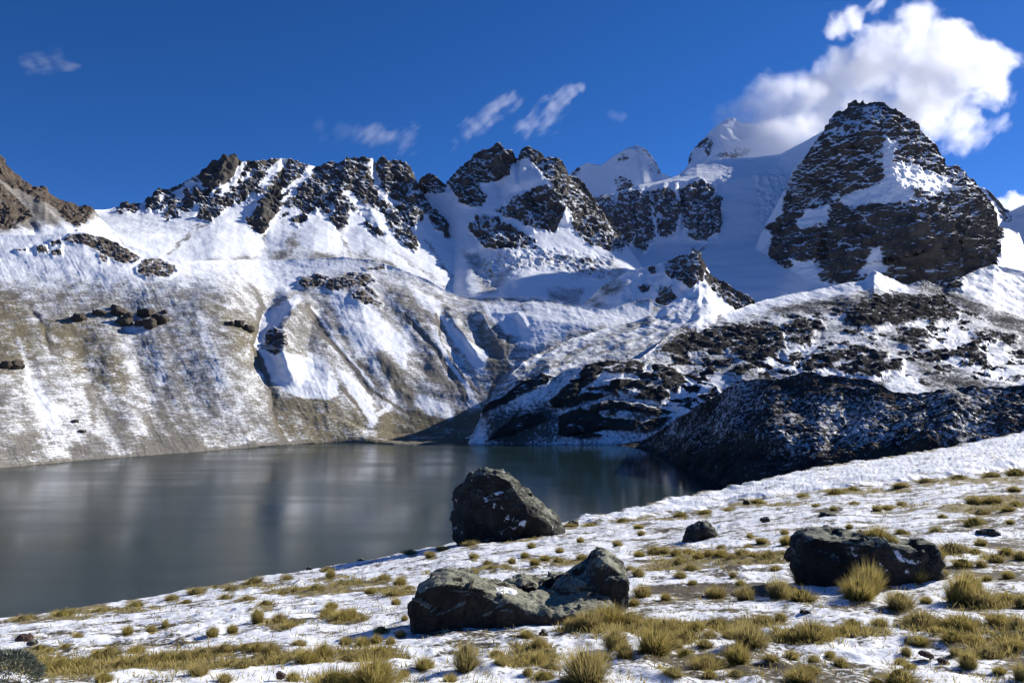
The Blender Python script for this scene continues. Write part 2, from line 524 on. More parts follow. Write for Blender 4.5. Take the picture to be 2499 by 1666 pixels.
def rk(px, py):
    return np.maximum(polys(px, py, BUTT, 3), 0.55 * polys(px, py, CREV, 14))
def pt(a):
    r = a['rock']
    s = 1.1 + 0.12 * fbm(a['P'], 50, 3) - 0.4 * sstep(0.2, 0.5, fbm(a['P'], 30, 4, 0.6, 4)) * sstep(640, 600, a['py']) * sstep(1620, 1560, a['px'])
    rs = rock_snow(a, 0.50, 2.2, 0.22, 26)
    return np.where(r > 0.58, s * (1 - r) + r * rs, s * (1 - r) + r * (rock_snow(a, 0.25, 2.0, 0.3, 20))), np.zeros(s.shape)
fe = [([(x, 440), (x - 4, 520), (x + 4, 600)], 15, 24) for x in (1470, 1535, 1560, 1622, 1648, 1690, 1722, 1752)]
fe += [([(x, 440), (x, 520), (x + 2, 590)], 10, -22) for x in (1503, 1590, 1664)]
build_sheet('glacier', 1330, 2240, [
    [(1330, 470, 2500), (1400, 490, 2480), (1444, 478, 2350), (1490, 476, 2300), (1560, 452, 2330), (1618, 440, 2400), (1660, 428, 2480), (1700, 402, 2560), (1758, 388, 2600), (1830, 384, 2560), (1903, 379, 2480), (1924, 368, 2440), (1960, 348, 2400), (2022, 310, 2330), (2100, 300, 2300), (2240, 330, 2300)],
    [(1330, 490, 2400), (1490, 482, 2280), (1560, 460, 2290), (1660, 438, 2330), (1760, 440, 2350), (1900, 430, 2330), (2240, 430, 2200)],
    [(1330, 600, 2000), (1560, 600, 2120), (1760, 590, 2120), (1900, 580, 2060), (2240, 580, 2000)],
    [(1330, 680, 1800), (1560, 660, 1800), (1760, 700, 1650), (1900, 700, 1620), (1960, 700, 1690), (2050, 700, 1920), (2240, 700, 2050)],
    [(1330, 800, 1500), (1900, 800, 1400), (1980, 800, 1560), (2060, 800, 1880), (2240, 800, 2000)]], M_FAR, step=2.0, smooth=8, feats=fe,
    rockf=rk, paintf=pt, rough=(5, 120), rock_amp=14, rock_wl=46, back=(500, 0.3), vstretch=1.8)

# --- peaks at the head of the cirque
CPK = [[(1010, 470), (1020, 436), (1046, 412), (1070, 425), (1090, 445), (1085, 470), (1040, 474)],
       [(1090, 445), (1136, 390), (1183, 355), (1219, 345), (1262, 368), (1260, 395), (1245, 425), (1215, 440), (1165, 448), (1190, 478), (1172, 508), (1130, 500), (1108, 470)],
       [(1262, 388), (1266, 352), (1298, 350), (1328, 375), (1361, 380), (1395, 425), (1430, 447), (1460, 480), (1455, 510), (1420, 500), (1400, 520), (1375, 500), (1345, 455), (1313, 405), (1290, 388)],
       [(1210, 515), (1240, 490), (1290, 468), (1320, 452), (1345, 455), (1380, 495), (1378, 520), (1355, 565), (1310, 560), (1270, 540), (1230, 530)],
       [(1140, 560), (1160, 530), (1200, 525), (1230, 540), (1262, 560), (1300, 580), (1312, 600), (1290, 612), (1250, 602), (1205, 606), (1180, 600)],
       [(1400, 500), (1460, 500), (1530, 560), (1520, 620), (1440, 600), (1395, 560)]]
def rk(px, py):
    return np.maximum(polys(px, py, CPK, 3), 0.6 * polys(px, py, [[(1170, 640), (1240, 600), (1340, 610), (1500, 630), (1480, 690), (1330, 650), (1230, 660), (1190, 690)]], 18))
def pt(a):
    r = a['rock']
    scree = polys(a['px'], a['py'], [[(1160, 720), (1190, 680), (1250, 640), (1340, 620), (1500, 630), (1560, 690), (1400, 680), (1330, 655), (1250, 668), (1210, 720)],
                                     [(1120, 610), (1170, 610), (1230, 700), (1180, 720), (1140, 660)], [(1330, 700), (1430, 700), (1420, 750), (1340, 740)]], 14)
    s = 1.1 + 0.2 * fbm(a['P'], 40, 3) - 0.62 * scree
    rs = rock_snow(a, 0.58, 2.8, 0.4, 20)
    return s * (1 - r) + r * rs, np.zeros(s.shape)
fe = [([(1219, 350), (1250, 392), (1262, 440), (1250, 470)], 45, 45), ([(1313, 395), (1345, 455), (1380, 510), (1390, 560)], 60, 70),
      ([(1275, 360), (1300, 385), (1313, 400)], 25, 20), ([(1130, 410), (1120, 460), (1150, 510)], 40, 30), ([(1262, 385), (1225, 440), (1200, 500)], 30, -35),
      ([(1260, 470), (1290, 530), (1300, 570)], 40, 35), ([(1170, 535), (1200, 580), (1215, 610)], 35, 25), ([(1160, 600), (1200, 680), (1230, 740)], 70, -40),
      ([(1300, 490), (1310, 530)], 25, -20)]
build_sheet('cirque_headwall', 960, 1640, [
    [(960, 520, 2120), (1000, 480, 2110), (1018, 456, 2100), (1020, 444, 2050), (1029, 432, 2050), (1046, 420, 2050), (1064, 429, 2060), (1079, 443, 2060), (1088, 447, 2070), (1094, 440, 2080), (1106, 426, 2080), (1136, 397, 2080), (1160, 373, 2080), (1183, 364, 2080), (1207, 358, 2080), (1219, 353, 2080), (1231, 361, 2080), (1255, 373, 2090), (1258, 385, 2120), (1267, 386, 2120), (1271, 362, 2080), (1298, 359, 2080), (1313, 367, 2080), (1328, 385, 2090), (1340, 382, 2090), (1361, 389, 2080), (1379, 404, 2080), (1387, 428, 2090), (1408, 435, 2090), (1426, 452, 2090), (1444, 478, 2080), (1480, 530, 2050), (1530, 600, 1950), (1580, 660, 1800), (1640, 720, 1650)],
    [(960, 540, 2060), (1046, 470, 2020), (1120, 470, 1960), (1220, 460, 1960), (1320, 460, 1930), (1444, 520, 1960), (1530, 620, 1850), (1640, 740, 1600)],
    [(960, 600, 1980), (1060, 590, 1900), (1140, 590, 1760), (1220, 600, 1700), (1330, 600, 1740), (1440, 620, 1760), (1530, 660, 1720), (1640, 760, 1550)],
    [(960, 700, 1720), (1060, 715, 1600), (1140, 722, 1450), (1220, 730, 1400), (1440, 740, 1430), (1640, 790, 1400)],
    [(960, 790, 1600), (1060, 800, 1480), (1160, 800, 1320), (1640, 830, 1250)]], M_CRAG, step=2.0, smooth=6, feats=fe,
    rockf=rk, paintf=pt, rough=(3, 70), rock_amp=13, rock_wl=46, strata=(0.75, (-0.35, 0.1, 0.93)), back=(500, 0.9))

# --- the jagged ridge and its snow aprons
BPK = [[(283, 500), (310, 488), (348, 490), (330, 516), (290, 520)], [(352, 487), (376, 474), (394, 490), (385, 512), (360, 512)], [(374, 478), (387, 457), (412, 462), (403, 480)],
       [(398, 486), (420, 470), (440, 490), (415, 502)], [(440, 495), (452, 478), (466, 500), (460, 520), (443, 515)], [(394, 527), (430, 513), (436, 530), (410, 544)],
       [(410, 462), (440, 448), (450, 456), (420, 470)],
       [(482, 430), (494, 408), (518, 390), (545, 374), (575, 372), (592, 386), (594, 402), (560, 434), (535, 454), (510, 464), (488, 448)],
       [(470, 468), (500, 458), (515, 482), (480, 497)], [(478, 522), (500, 505), (530, 475), (562, 468), (565, 490), (545, 520), (510, 542), (478, 536)],
       [(580, 470), (600, 440), (625, 450), (610, 480), (585, 500)],
       [(600, 535), (640, 490), (670, 455), (692, 450), (700, 480), (690, 500), (706, 522), (650, 556), (637, 572), (615, 556)],
       [(598, 398), (620, 388), (700, 380), (770, 398), (817, 388), (865, 374), (975, 380), (1006, 408), (1020, 447), (1022, 462), (985, 466), (1000, 490), (1042, 500), (1024, 540), (1004, 555), (1025, 600), (1015, 622), (985, 600), (950, 560), (935, 520), (920, 500), (905, 512), (880, 492), (862, 472), (852, 500), (847, 557), (825, 560), (803, 535), (818, 502), (790, 512), (750, 522), (702, 512), (692, 470), (640, 440), (604, 424)],
       [(880, 520), (905, 545), (943, 572), (925, 580), (895, 562)], [(715, 530), (745, 515), (755, 532), (730, 550), (712, 545)],
       [(1010, 480), (1060, 500), (1120, 520), (1137, 545), (1120, 562), (1095, 587), (1060, 562), (1040, 530), (1030, 510)]]
SNOWGAP = [([(690, 395), (660, 425), (645, 455)], 12), ([(760, 405), (740, 440), (690, 470)], 9), ([(595, 400), (570, 440), (540, 470)], 8), ([(912, 395), (918, 440), (935, 480), (975, 500)], 9),
           ([(660, 560), (690, 510), (735, 520)], 8), ([(850, 470), (870, 500), (900, 520)], 9), ([(720, 470), (690, 490)], 7)]
BBAND = [(300, 500), (420, 455), (480, 428), (545, 372), (600, 385), (700, 378), (865, 370), (1000, 400), (1022, 455), (1060, 500), (1010, 520), (960, 520), (900, 510), (840, 520), (760, 520), (700, 520), (640, 500), (560, 500), (470, 510), (400, 520), (320, 520)]
def rk(px, py):
    g = np.stack([(px + 0.25 * py) / 30, py / 34, 0 * px], -1)
    band = sstep(-0.16, -0.02, fbm(g, 1, 4, 0.6, 6)) * area(px, py, BBAND, 10)
    r = np.maximum(polys(px, py, BPK, 3), 0.9 * band)
    for pts, w in SNOWGAP:
        r = r * (1 - 0.9 * stroke(px, py, pts, w, w * 0.6))
    return r
def pt(a):
    r = a['rock']
    px, py = a['px'], a['py']
    s = 0.98 + 0.42 * fbm(a['P'], 34, 5, 0.6)
    grit = polys(px, py, [[(655, 640), (680, 600), (720, 560), (735, 575), (720, 640)], [(880, 600), (960, 640), (1060, 720), (1000, 720), (900, 640)], [(600, 640), (640, 610), (900, 612), (960, 660)],
                          [(500, 640), (610, 615), (640, 660), (540, 680)]], 16)
    for pts, w in [([(520, 530), (480, 560), (410, 620)], 4), ([(645, 575), (652, 640)], 4), ([(830, 560), (860, 630)], 4), ([(480, 545), (430, 610)], 3), ([(920, 580), (1000, 640), (1090, 700)], 5), ([(1040, 590), (1110, 690)], 5)]:
        grit = np.maximum(grit, 0.8 * stroke(px, py, pts, w))
    s = s - 0.58 * grit
    rs = rock_snow(a, 0.62, 2.8, 0.4, 20)
    slab = area(px, py, BPK[7], 6) + area(px, py, BPK[11], 6)
    rs = rs - 0.5 * slab
    return s * (1 - r) + r * rs, np.zeros(s.shape)
fe = [([(560, 380), (540, 420), (500, 470)], 35, 30), ([(590, 385), (575, 420), (550, 455)], 14, -16), ([(670, 455), (640, 500), (637, 565)], 45, 28), ([(850, 385), (830, 470), (825, 550)], 40, 35), ([(905, 385), (880, 460), (870, 500)], 25, 22),
      ([(985, 392), (1000, 430), (1010, 500), (1015, 610)], 40, 40), ([(945, 388), (940, 440), (950, 500)], 22, 20), ([(915, 392), (920, 440), (970, 500), (1000, 560)], 16, -22), ([(740, 402), (760, 450), (740, 510)], 30, 22),
      ([(620, 392), (640, 430)], 25, 15), ([(700, 390), (690, 430), (660, 460)], 20, -16), ([(800, 395), (790, 450), (780, 510)], 22, 18), ([(1060, 500), (1100, 580)], 26, 20), ([(900, 510), (935, 575)], 18, 14),
      ([(550, 530), (540, 590), (500, 660)], 90, 14), ([(645, 560), (652, 600), (655, 660)], 50, -12), ([(770, 520), (765, 590), (760, 660)], 90, 14), ([(840, 550), (860, 600), (880, 660)], 50, -10)]
build_sheet('jagged_ridge', -40, 1230, [
    [(-40, 560, 1302), (100, 540, 1357), (190, 520, 1414), (228, 511, 1452), (268, 510, 1483), (289, 502, 1504), (310, 493, 1524), (342, 495, 1551), (357, 486, 1560), (376, 478, 1580), (387, 462, 1586), (405, 465, 1605), (417, 459, 1612), (440, 452, 1635), (476, 429, 1665), (488, 426, 1672), (494, 414, 1675), (518, 397, 1699), (545, 382, 1715), (571, 379, 1740), (588, 389, 1759), (595, 395, 1773), (607, 388, 1780), (616, 395, 1786), (640, 392, 1810), (685, 386, 1847), (725, 392, 1871), (743, 401, 1882), (770, 407, 1898), (802, 394, 1917), (817, 397, 1926), (850, 385, 1946), (865, 383, 1955), (874, 386, 1960), (907, 383, 1980), (915, 394, 1985), (936, 385, 1997), (951, 394, 2017), (975, 389, 2032), (990, 395, 2041), (1002, 411, 2048), (1011, 426, 2053), (1014, 447, 2055), (1018, 459, 2058), (1040, 475, 2071), (1080, 492, 2083), (1120, 512, 2072), (1140, 545, 2026), (1180, 600, 1935), (1230, 680, 1764)],
    [(-40, 580, 1263), (228, 540, 1374), (400, 530, 1474), (520, 500, 1556), (640, 470, 1680), (800, 480, 1768), (940, 480, 1846), (1018, 500, 1900), (1120, 560, 1924), (1230, 700, 1707)],
    [(-40, 600, 1184), (228, 570, 1279), (450, 570, 1406), (640, 575, 1500), (800, 570, 1590), (940, 590, 1637), (1060, 640, 1650), (1230, 740, 1571)],
    [(-40, 680, 947), (228, 640, 1124), (450, 650, 1247), (640, 650, 1350), (840, 645, 1450), (960, 670, 1503), (1090, 725, 1502), (1230, 780, 1457)],
    [(-40, 760, 829), (450, 720, 1153), (1230, 830, 1377)]], M_CRAG, step=2.0, smooth=11, feats=fe,
    rockf=rk, paintf=pt, rough=(3.0, 60), rill=(0.35, 0.0, 26.0), rock_amp=12, rock_wl=42, strata=(0.6, (-0.45, 0.05, 0.9)), back=(420, 0.9))

# --- the dark pyramid on the right
FSN = [[(2155, 412), (2200, 393), (2262, 418), (2330, 445), (2342, 462), (2300, 468), (2275, 475), (2230, 458), (2170, 448)],
       [(2040, 490), (2080, 470), (2130, 455), (2172, 420), (2230, 470), (2232, 486), (2150, 495), (2080, 500)],
       [(1944, 548), (1975, 512), (2032, 508), (2012, 545), (1952, 556)], [(2112, 640), (2128, 606), (2148, 604), (2166, 660), (2150, 676), (2095, 676)],
       [(1930, 640), (1985, 632), (2005, 660), (1985, 690), (1935, 690)], [(2165, 330), (2190, 350), (2175, 405), (2150, 410)]]
def rk(px, py):
    edge = area(px, py, [(2085, 200), (2030, 270), (1985, 350), (1930, 430), (1912, 470), (1905, 530), (1868, 555), (1885, 575), (1875, 640), (1900, 650), (1960, 665), (2010, 690), (2100, 700), (2150, 770), (2360, 780), (2430, 660), (2450, 560), (2440, 480), (2380, 410), (2300, 360), (2250, 260), (2180, 220)], 9)
    return np.clip(edge * (1 - 0.75 * polys(px, py, FSN, 9)), 0, 1)
def pt(a):
    px, py, r = a['px'], a['py'], a['rock']
    s = np.full(r.shape, 1.1)
    thr = 0.38 + 0.30 * sstep(470, 560, py) + 0.16 * sstep(2300, 2380, px) * sstep(480, 540, py)
    thr = thr - 0.08 * sstep(2130, 2200, px) * sstep(480, 440, py) + 0.22 * sstep(325, 265, py)
    rs = rock_snow(a, thr, 2.6, 0.5, 30) + 0.75 * polys(px, py, FSN, 10)
    return s * (1 - r) + r * rs, np.zeros(s.shape)
fe = [([(2105, 245), (2150, 330), (2175, 420), (2230, 500), (2270, 600), (2290, 700)], 190, 120), ([(2060, 275), (2010, 360), (1960, 450), (1920, 560), (1900, 650)], 60, 30), ([(2030, 300), (2060, 420), (2040, 520), (2020, 640)], 40, 22),
      ([(2085, 300), (2080, 400), (2060, 470)], 22, -16), ([(2330, 420), (2360, 520), (2370, 640)], 50, 30), ([(2390, 470), (2400, 560), (2390, 640)], 30, 22), ([(2340, 530), (2335, 640)], 16, -16), ([(2300, 530), (2310, 650)], 16, -14), ([(2120, 520), (2100, 650)], 40, 24), ([(2005, 560), (2000, 680)], 18, -22)]
build_sheet('dark_pyramid_mountain', 1830, 2620, [
    [(1830, 640, 1990), (1862, 560, 1990), (1900, 490, 2000), (1919, 455, 2010), (1934, 417, 2030), (1966, 381, 2050), (1993, 343, 2060), (2008, 325, 2070), (2026, 292, 2070), (2038, 276, 2070), (2061, 270, 2070), (2073, 253, 2070), (2085, 243, 2070), (2097, 249, 2070), (2106, 245, 2070), (2115, 252, 2070), (2133, 249, 2070), (2145, 252, 2070), (2168, 261, 2070), (2195, 273, 2070), (2216, 289, 2070), (2243, 308, 2070), (2255, 331, 2070), (2275, 346, 2070), (2290, 366, 2070), (2302, 393, 2070), (2317, 405, 2070), (2335, 402, 2070), (2350, 414, 2070), (2371, 435, 2070), (2385, 453, 2070), (2397, 470, 2070), (2412, 485, 2070), (2424, 503, 2070), (2430, 527, 2070), (2434, 552, 2070), (2460, 556, 2060), (2486, 565, 2050), (2499, 600, 2030), (2620, 700, 1950)],
    [(1830, 660, 1950), (1900, 560, 1960), (2000, 480, 1960), (2100, 470, 1950), (2180, 450, 1940), (2260, 470, 1960), (2400, 540, 1980), (2500, 620, 1950), (2620, 710, 1900)],
    [(1830, 690, 1850), (1900, 640, 1840), (2000, 540, 1880), (2100, 520, 1880), (2250, 520, 1880), (2400, 560, 1920), (2500, 640, 1900), (2620, 730, 1800)],
    [(1830, 740, 1650), (1900, 700, 1740), (2000, 690, 1760), (2100, 690, 1760), (2250, 690, 1770), (2400, 660, 1800), (2500, 700, 1750), (2620, 760, 1700)],
    [(1830, 800, 1500), (2000, 780, 1560), (2620, 800, 1580)]], M_FACE, step=2.0, smooth=6, feats=fe,
    rockf=rk, paintf=pt, rough=(3, 80), rock_amp=13, rock_wl=80, ribs=False, strata=(2.6, (-0.12, -0.1, 0.985)), back=(650, 1.2))

# --- snow shoulder far right
def pt(a):
    r = a['rock']
    s = np.full(r.shape, 1.1)
    return s * (1 - r) + r * rock_snow(a, 0.5), np.zeros(s.shape)
def rk(px, py):
    return polys(px, py, [[(2395, 452), (2420, 462), (2455, 505), (2475, 540), (2450, 545), (2425, 490)]], 4) * 0.9
build_sheet('snow_shoulder', 2300, 2760, [
    [(2300, 470, 2500), (2397, 459, 2500), (2418, 467, 2500), (2433, 482, 2500), (2451, 509, 2500), (2469, 515, 2500), (2499, 500, 2500), (2560, 470, 2500), (2640, 430, 2500), (2760, 420, 2500)],
    [(2300, 700, 2100), (2760, 700, 2100)]], M_FAR, step=3, rockf=rk, paintf=pt, rough=(5, 90), rock_amp=10, rock_wl=40)

# --- the bare spur at the left edge
def rk(px, py):
    return polys(px, py, [[(-260, 200), (-100, 290), (0, 360), (60, 430), (130, 455), (190, 490), (240, 508), (190, 560), (170, 545), (120, 500), (60, 470), (0, 440), (-260, 420)],
                          [(-60, 440), (0, 455), (50, 490), (80, 530), (60, 545), (0, 530)], [(-60, 520), (0, 510), (45, 545), (30, 556), (-60, 560)]], 5) * 0.85
def pt(a):
    px, py, r = a['px'], a['py'], a['rock']
    low = sstep(545, 590, py + 0.12 * px)
    st = fbm(np.stack([(px * 0.75 - py) / 16.0, (px + py) / 260.0, 0 * px], -1), 1, 3)
    s = 0.12 + 0.85 * low + 0.4 * st
    return s * (1 - r) + r * (rock_snow(a, 0.95, 2.2) - 0.1), 0.2 * np.ones(s.shape)
build_sheet('bare_spur', -420, 470, [
    [(-420, 200, 1150), (-250, 250, 1160), (-100, 320, 1180), (0, 379, 1220), (12, 391, 1220), (27, 416, 1220), (51, 438, 1230), (80, 455, 1240), (110, 458, 1250), (116, 471, 1260), (146, 486, 1280), (170, 492, 1300), (190, 502, 1310), (220, 504, 1330), (228, 511, 1340), (270, 560, 1300), (330, 620, 1200), (470, 700, 1120)],
    [(-420, 480, 1000), (0, 540, 1080), (100, 545, 1120), (200, 555, 1160), (270, 590, 1160), (330, 650, 1120), (470, 720, 1080)],
    [(-420, 600, 930), (0, 610, 1000), (200, 620, 1040), (330, 680, 1050), (470, 740, 1040)],
    [(-420, 760, 800), (470, 790, 950)]], M_HILL, step=2.2, rockf=rk, paintf=pt, rough=(2.2, 45), rock_amp=8, rock_wl=30, back=(400, 0.9),
    feats=[([(60, 440), (130, 530), (200, 600)], 30, 12), ([(0, 440), (60, 520), (100, 600)], 25, -10)])

# --- the dusted hillside across the lake, left
JR = [[(205, 572), (250, 580), (300, 606), (345, 632), (330, 645), (300, 648), (262, 628), (235, 612), (205, 600), (150, 590), (175, 575)],
      [(120, 592), (150, 585), (150, 600), (125, 604)], [(90, 605), (112, 600), (118, 622), (92, 620)], [(125, 615), (148, 608), (150, 622), (128, 624)], [(40, 612), (60, 608), (62, 616), (42, 618)],
      [(332, 655), (352, 638), (385, 632), (425, 652), (432, 668), (405, 676), (355, 678), (338, 668)], [(240, 625), (262, 622), (262, 640), (246, 640)]]
JBROWN = [[(-60, 690), (40, 720), (90, 800), (150, 770), (215, 790), (260, 830), (300, 860), (310, 950), (250, 960), (180, 900), (120, 830), (60, 880), (-60, 920)],
          [(510, 740), (560, 760), (620, 800), (650, 900), (620, 900), (560, 820)], [(-60, 780), (45, 800), (50, 900), (-60, 900)]]
def pt_left(a):
    px, py, r, P = a['px'], a['py'], a['rock'], a['P']
    fall = np.stack([(px - 0.42 * py) / 30.0, py / 210.0, 0 * px], -1)
    st = fbm(fall, 1, 4, 0.6)
    top = sstep(730, 640, py)
    s = 0.36 + 0.15 * st + 0.36 * fbm(P, 15, 4, 0.65, 1) + 0.62 * top + 0.12 * sstep(850, 1000, py) * sstep(60, 160, px) * sstep(420, 260, px)
    brown = polys(px, py, JBROWN, 40)
    s = s - 0.17 * brown
    veg = 0.28 + 0.75 * brown + 0.3 * fbm(P, 60, 3)
    for pts, w0, w1, v in [([(205, 940), (240, 985), (285, 1030), (320, 1095)], 8, 14, -0.5), ([(225, 985), (228, 1040)], 8, 3, -0.4), ([(355, 1020), (395, 1075)], 8, 9, -0.6), ([(395, 1010), (440, 1075)], 8, 10, -0.6),
                           ([(440, 1025), (480, 1085)], 6, 9, -0.4), ([(350, 1092), (470, 1098)], 16, 20, -0.7), ([(60, 1090), (100, 1075)], 22, 30, -0.45), ([(190, 1095), (230, 1100)], 16, 22, -0.5), ([(-20, 1110), (15, 1120)], 18, 22, -0.6),
                           ([(45, 825), (62, 880), (85, 940)], 4, 6, 0.45), ([(85, 940), (110, 1010), (120, 1080)], 14, 24, 0.4), ([(100, 985), (130, 1030)], 20, 28, 0.32), ([(225, 885), (195, 960)], 16, 6, 0.4), ([(485, 770), (505, 830), (535, 930)], 7, 14, 0.4), ([(395, 880), (390, 935)], 16, 8, 0.35),
                           ([(310, 850), (325, 900)], 12, 8, 0.3), ([(75, 745), (105, 800), (125, 860)], 4, 3, -0.5), ([(330, 800), (345, 801)], 15, 15, 0.6)]:
        s = s + 0.62 * v * stroke(px, py, pts, w0 * 1.2, w1 * 1.2, 0.9)
        if v < 0:
            veg = veg - 0.25 * stroke(px, py, pts, w0, w1, 0.7) * (py > 900)
    return s, veg
# --- the middle hillside with gullies, down to the delta
KR = [[(735, 680), (770, 672), (800, 680), (790, 698), (745, 706), (730, 698)], [(800, 690), (850, 668), (900, 672), (915, 690), (890, 700), (850, 705), (810, 712), (795, 705)], [(858, 718), (885, 706), (905, 725), (915, 745), (890, 748), (868, 735)], [(910, 735), (930, 742), (928, 754), (912, 750)],
      [(890, 655), (940, 648), (938, 656), (895, 662)], [(650, 820), (672, 805), (695, 815), (702, 845), (680, 852), (652, 842)], [(645, 855), (690, 858), (670, 868)], [(892, 700), (925, 725), (918, 728), (890, 708)], [(1410, 702), (1450, 690), (1440, 712)]]
def rk(px, py):
    return polys(px, py, JR + KR, 3)
KSNOW = [([(630, 850), (690, 862), (760, 880), (820, 930), (825, 960), (800, 975), (770, 972), (735, 970), (700, 955), (665, 925), (648, 890)], 0.75, 4),
         ([(640, 770), (720, 722), (735, 730), (690, 780), (660, 830), (618, 850), (622, 800)], 0.65, 5),
         ([(800, 700), (900, 745), (960, 800), (1000, 850), (985, 900), (940, 850), (915, 860), (960, 960), (930, 940), (880, 870), (840, 800), (815, 750)], 0.5, 10),
         ([(820, 895), (870, 925), (905, 970), (915, 1030), (895, 1040), (870, 970), (835, 930)], 0.6, 6), ([(745, 855), (790, 880), (815, 915), (780, 905)], 0.4, 8),
         ([(1070, 755), (1100, 790), (1140, 830), (1195, 870), (1170, 910), (1120, 850), (1080, 790)], 0.7, 5), ([(1000, 700), (1080, 740), (1070, 780), (1020, 740)], 0.5, 9), ([(1045, 780), (1080, 830), (1140, 930), (1175, 1000), (1140, 970), (1080, 880)], 0.45, 9),
         ([(1180, 745), (1260, 740), (1300, 800), (1290, 830), (1240, 810), (1195, 780)], 0.7, 8), ([(1290, 735), (1420, 750), (1600, 740), (1560, 790), (1400, 800), (1300, 850), (1270, 840)], 0.5, 15), ([(460, 640), (600, 640), (720, 640), (860, 645), (740, 670), (700, 710), (620, 690)], 0.6, 14),
         ([(990, 780), (1010, 840), (1040, 900), (1015, 880), (985, 820)], 0.3, 8)]
KBARE = [([(860, 880), (905, 850), (960, 880), (1010, 950), (1040, 1010), (1010, 1010), (960, 950), (910, 940)], 0.32, 14), ([(1010, 860), (1060, 880), (1120, 950), (1090, 960), (1040, 920)], 0.3, 14), ([(670, 970), (740, 965), (830, 975), (880, 1030), (880, 1070), (740, 1080), (680, 1060)], 0.22, 18),
         ([(700, 740), (750, 740), (800, 830), (760, 850), (700, 800)], 0.14, 16), ([(930, 690), (1040, 720), (1100, 800), (1040, 800), (980, 740)], 0.2, 16), ([(1150, 770), (1230, 840), (1240, 900), (1200, 930), (1180, 860)], 0.28, 14), ([(940, 1010), (1180, 1000), (1180, 1080), (900, 1080)], 0.3, 16), ([(1060, 745), (1090, 740), (1095, 755), (1068, 757)], 0.3, 5)]
KSTR = [([(750, 745), (790, 815), (825, 855), (870, 905), (905, 960)], 6, 5, -0.6), ([(770, 760), (820, 830), (860, 880), (910, 940)], 3, 3, 0.4), ([(990, 770), (1060, 850), (1110, 920), (1135, 970)], 5, 7, -0.55), ([(880, 930), (960, 990), (1060, 1030), (1120, 1045)], 4, 4, -0.4), ([(1065, 770), (1080, 840), (1130, 920), (1170, 960)], 3, 3, -0.35),
        ([(830, 940), (870, 985), (895, 1030)], 4, 4, -0.4), ([(612, 845), (640, 900), (660, 960), (668, 1040), (690, 1085)], 8, 11, -0.35), ([(905, 1035), (960, 980)], 8, 5, 0.3), ([(1030, 985), (1095, 1010)], 20, 16, 0.38), ([(600, 690), (640, 745), (628, 800), (612, 840)], 4, 5, -0.6), ([(1240, 820), (1235, 900), (1200, 945), (1190, 985)], 2.5, 3, -0.5)]
def pt_mid(a):
    px, py, r, P = a['px'], a['py'], a['rock'], a['P']
    st = fbm(np.stack([(px - 0.62 * py) / 26.0, py / 190.0, 0 * px], -1), 1, 4, 0.6, 4)
    s = 0.41 + 0.16 * st + 0.34 * fbm(P, 15, 4, 0.65, 1) + 0.2 * sstep(760, 660, py)
    for pts, v, w in KSNOW:
        s = s + v * area(px, py, pts, w)
    for pts, v, w in KBARE:
        s = s - v * area(px, py, pts, w)
    for pts, w0, w1, v in KSTR:
        s = s + 1.35 * v * stroke(px, py, pts, w0, w1, 0.4)
    veg = 0.34 + 0.4 * fbm(P, 60, 3) + 0.5 * area(px, py, KBARE[2][0], 20) + 0.5 * area(px, py, KBARE[6][0], 20) + 0.3 * area(px, py, KBARE[0][0], 20)
    return s, veg
KS = [(x, y, float(lake_d(x, y))) for x, y in [(-420, 1240), (-200, 1180), (0, 1143), (120, 1132), (350, 1113), (480, 1103), (595, 1094), (690, 1087), (780, 1081), (860, 1079), (940, 1084), (1000, 1086), (1100, 1083), (1190, 1080), (1230, 1078), (1330, 1078), (1700, 1078)]]
GULLY = [(560, 640), (577, 663), (612, 692), (636, 735), (630, 790), (616, 840), (640, 890), (660, 950), (666, 1030), (690, 1090)]
def pt(a):
    (s0, v0), (s1, v1) = pt_left(a), pt_mid(a)
    px, py, r = a['px'], a['py'], a['rock']
    edge = np.interp(py, [p[1] for p in GULLY], [p[0] for p in GULLY])
    t = sstep(-4, 4, px - edge)
    sy = np.interp(px, [q[0] for q in KS], [q[1] for q in KS])
    s = s0 * (1 - t) + s1 * t - 0.3 * stroke(px, py, GULLY, 5, 9, 0.6) - 0.45 * sstep(13, 2, sy - py)
    return s * (1 - r) + r * rock_snow(a, 0.86, 2.6, 0.4, 10), np.clip(v0 * (1 - t) + v1 * t, 0, 1)
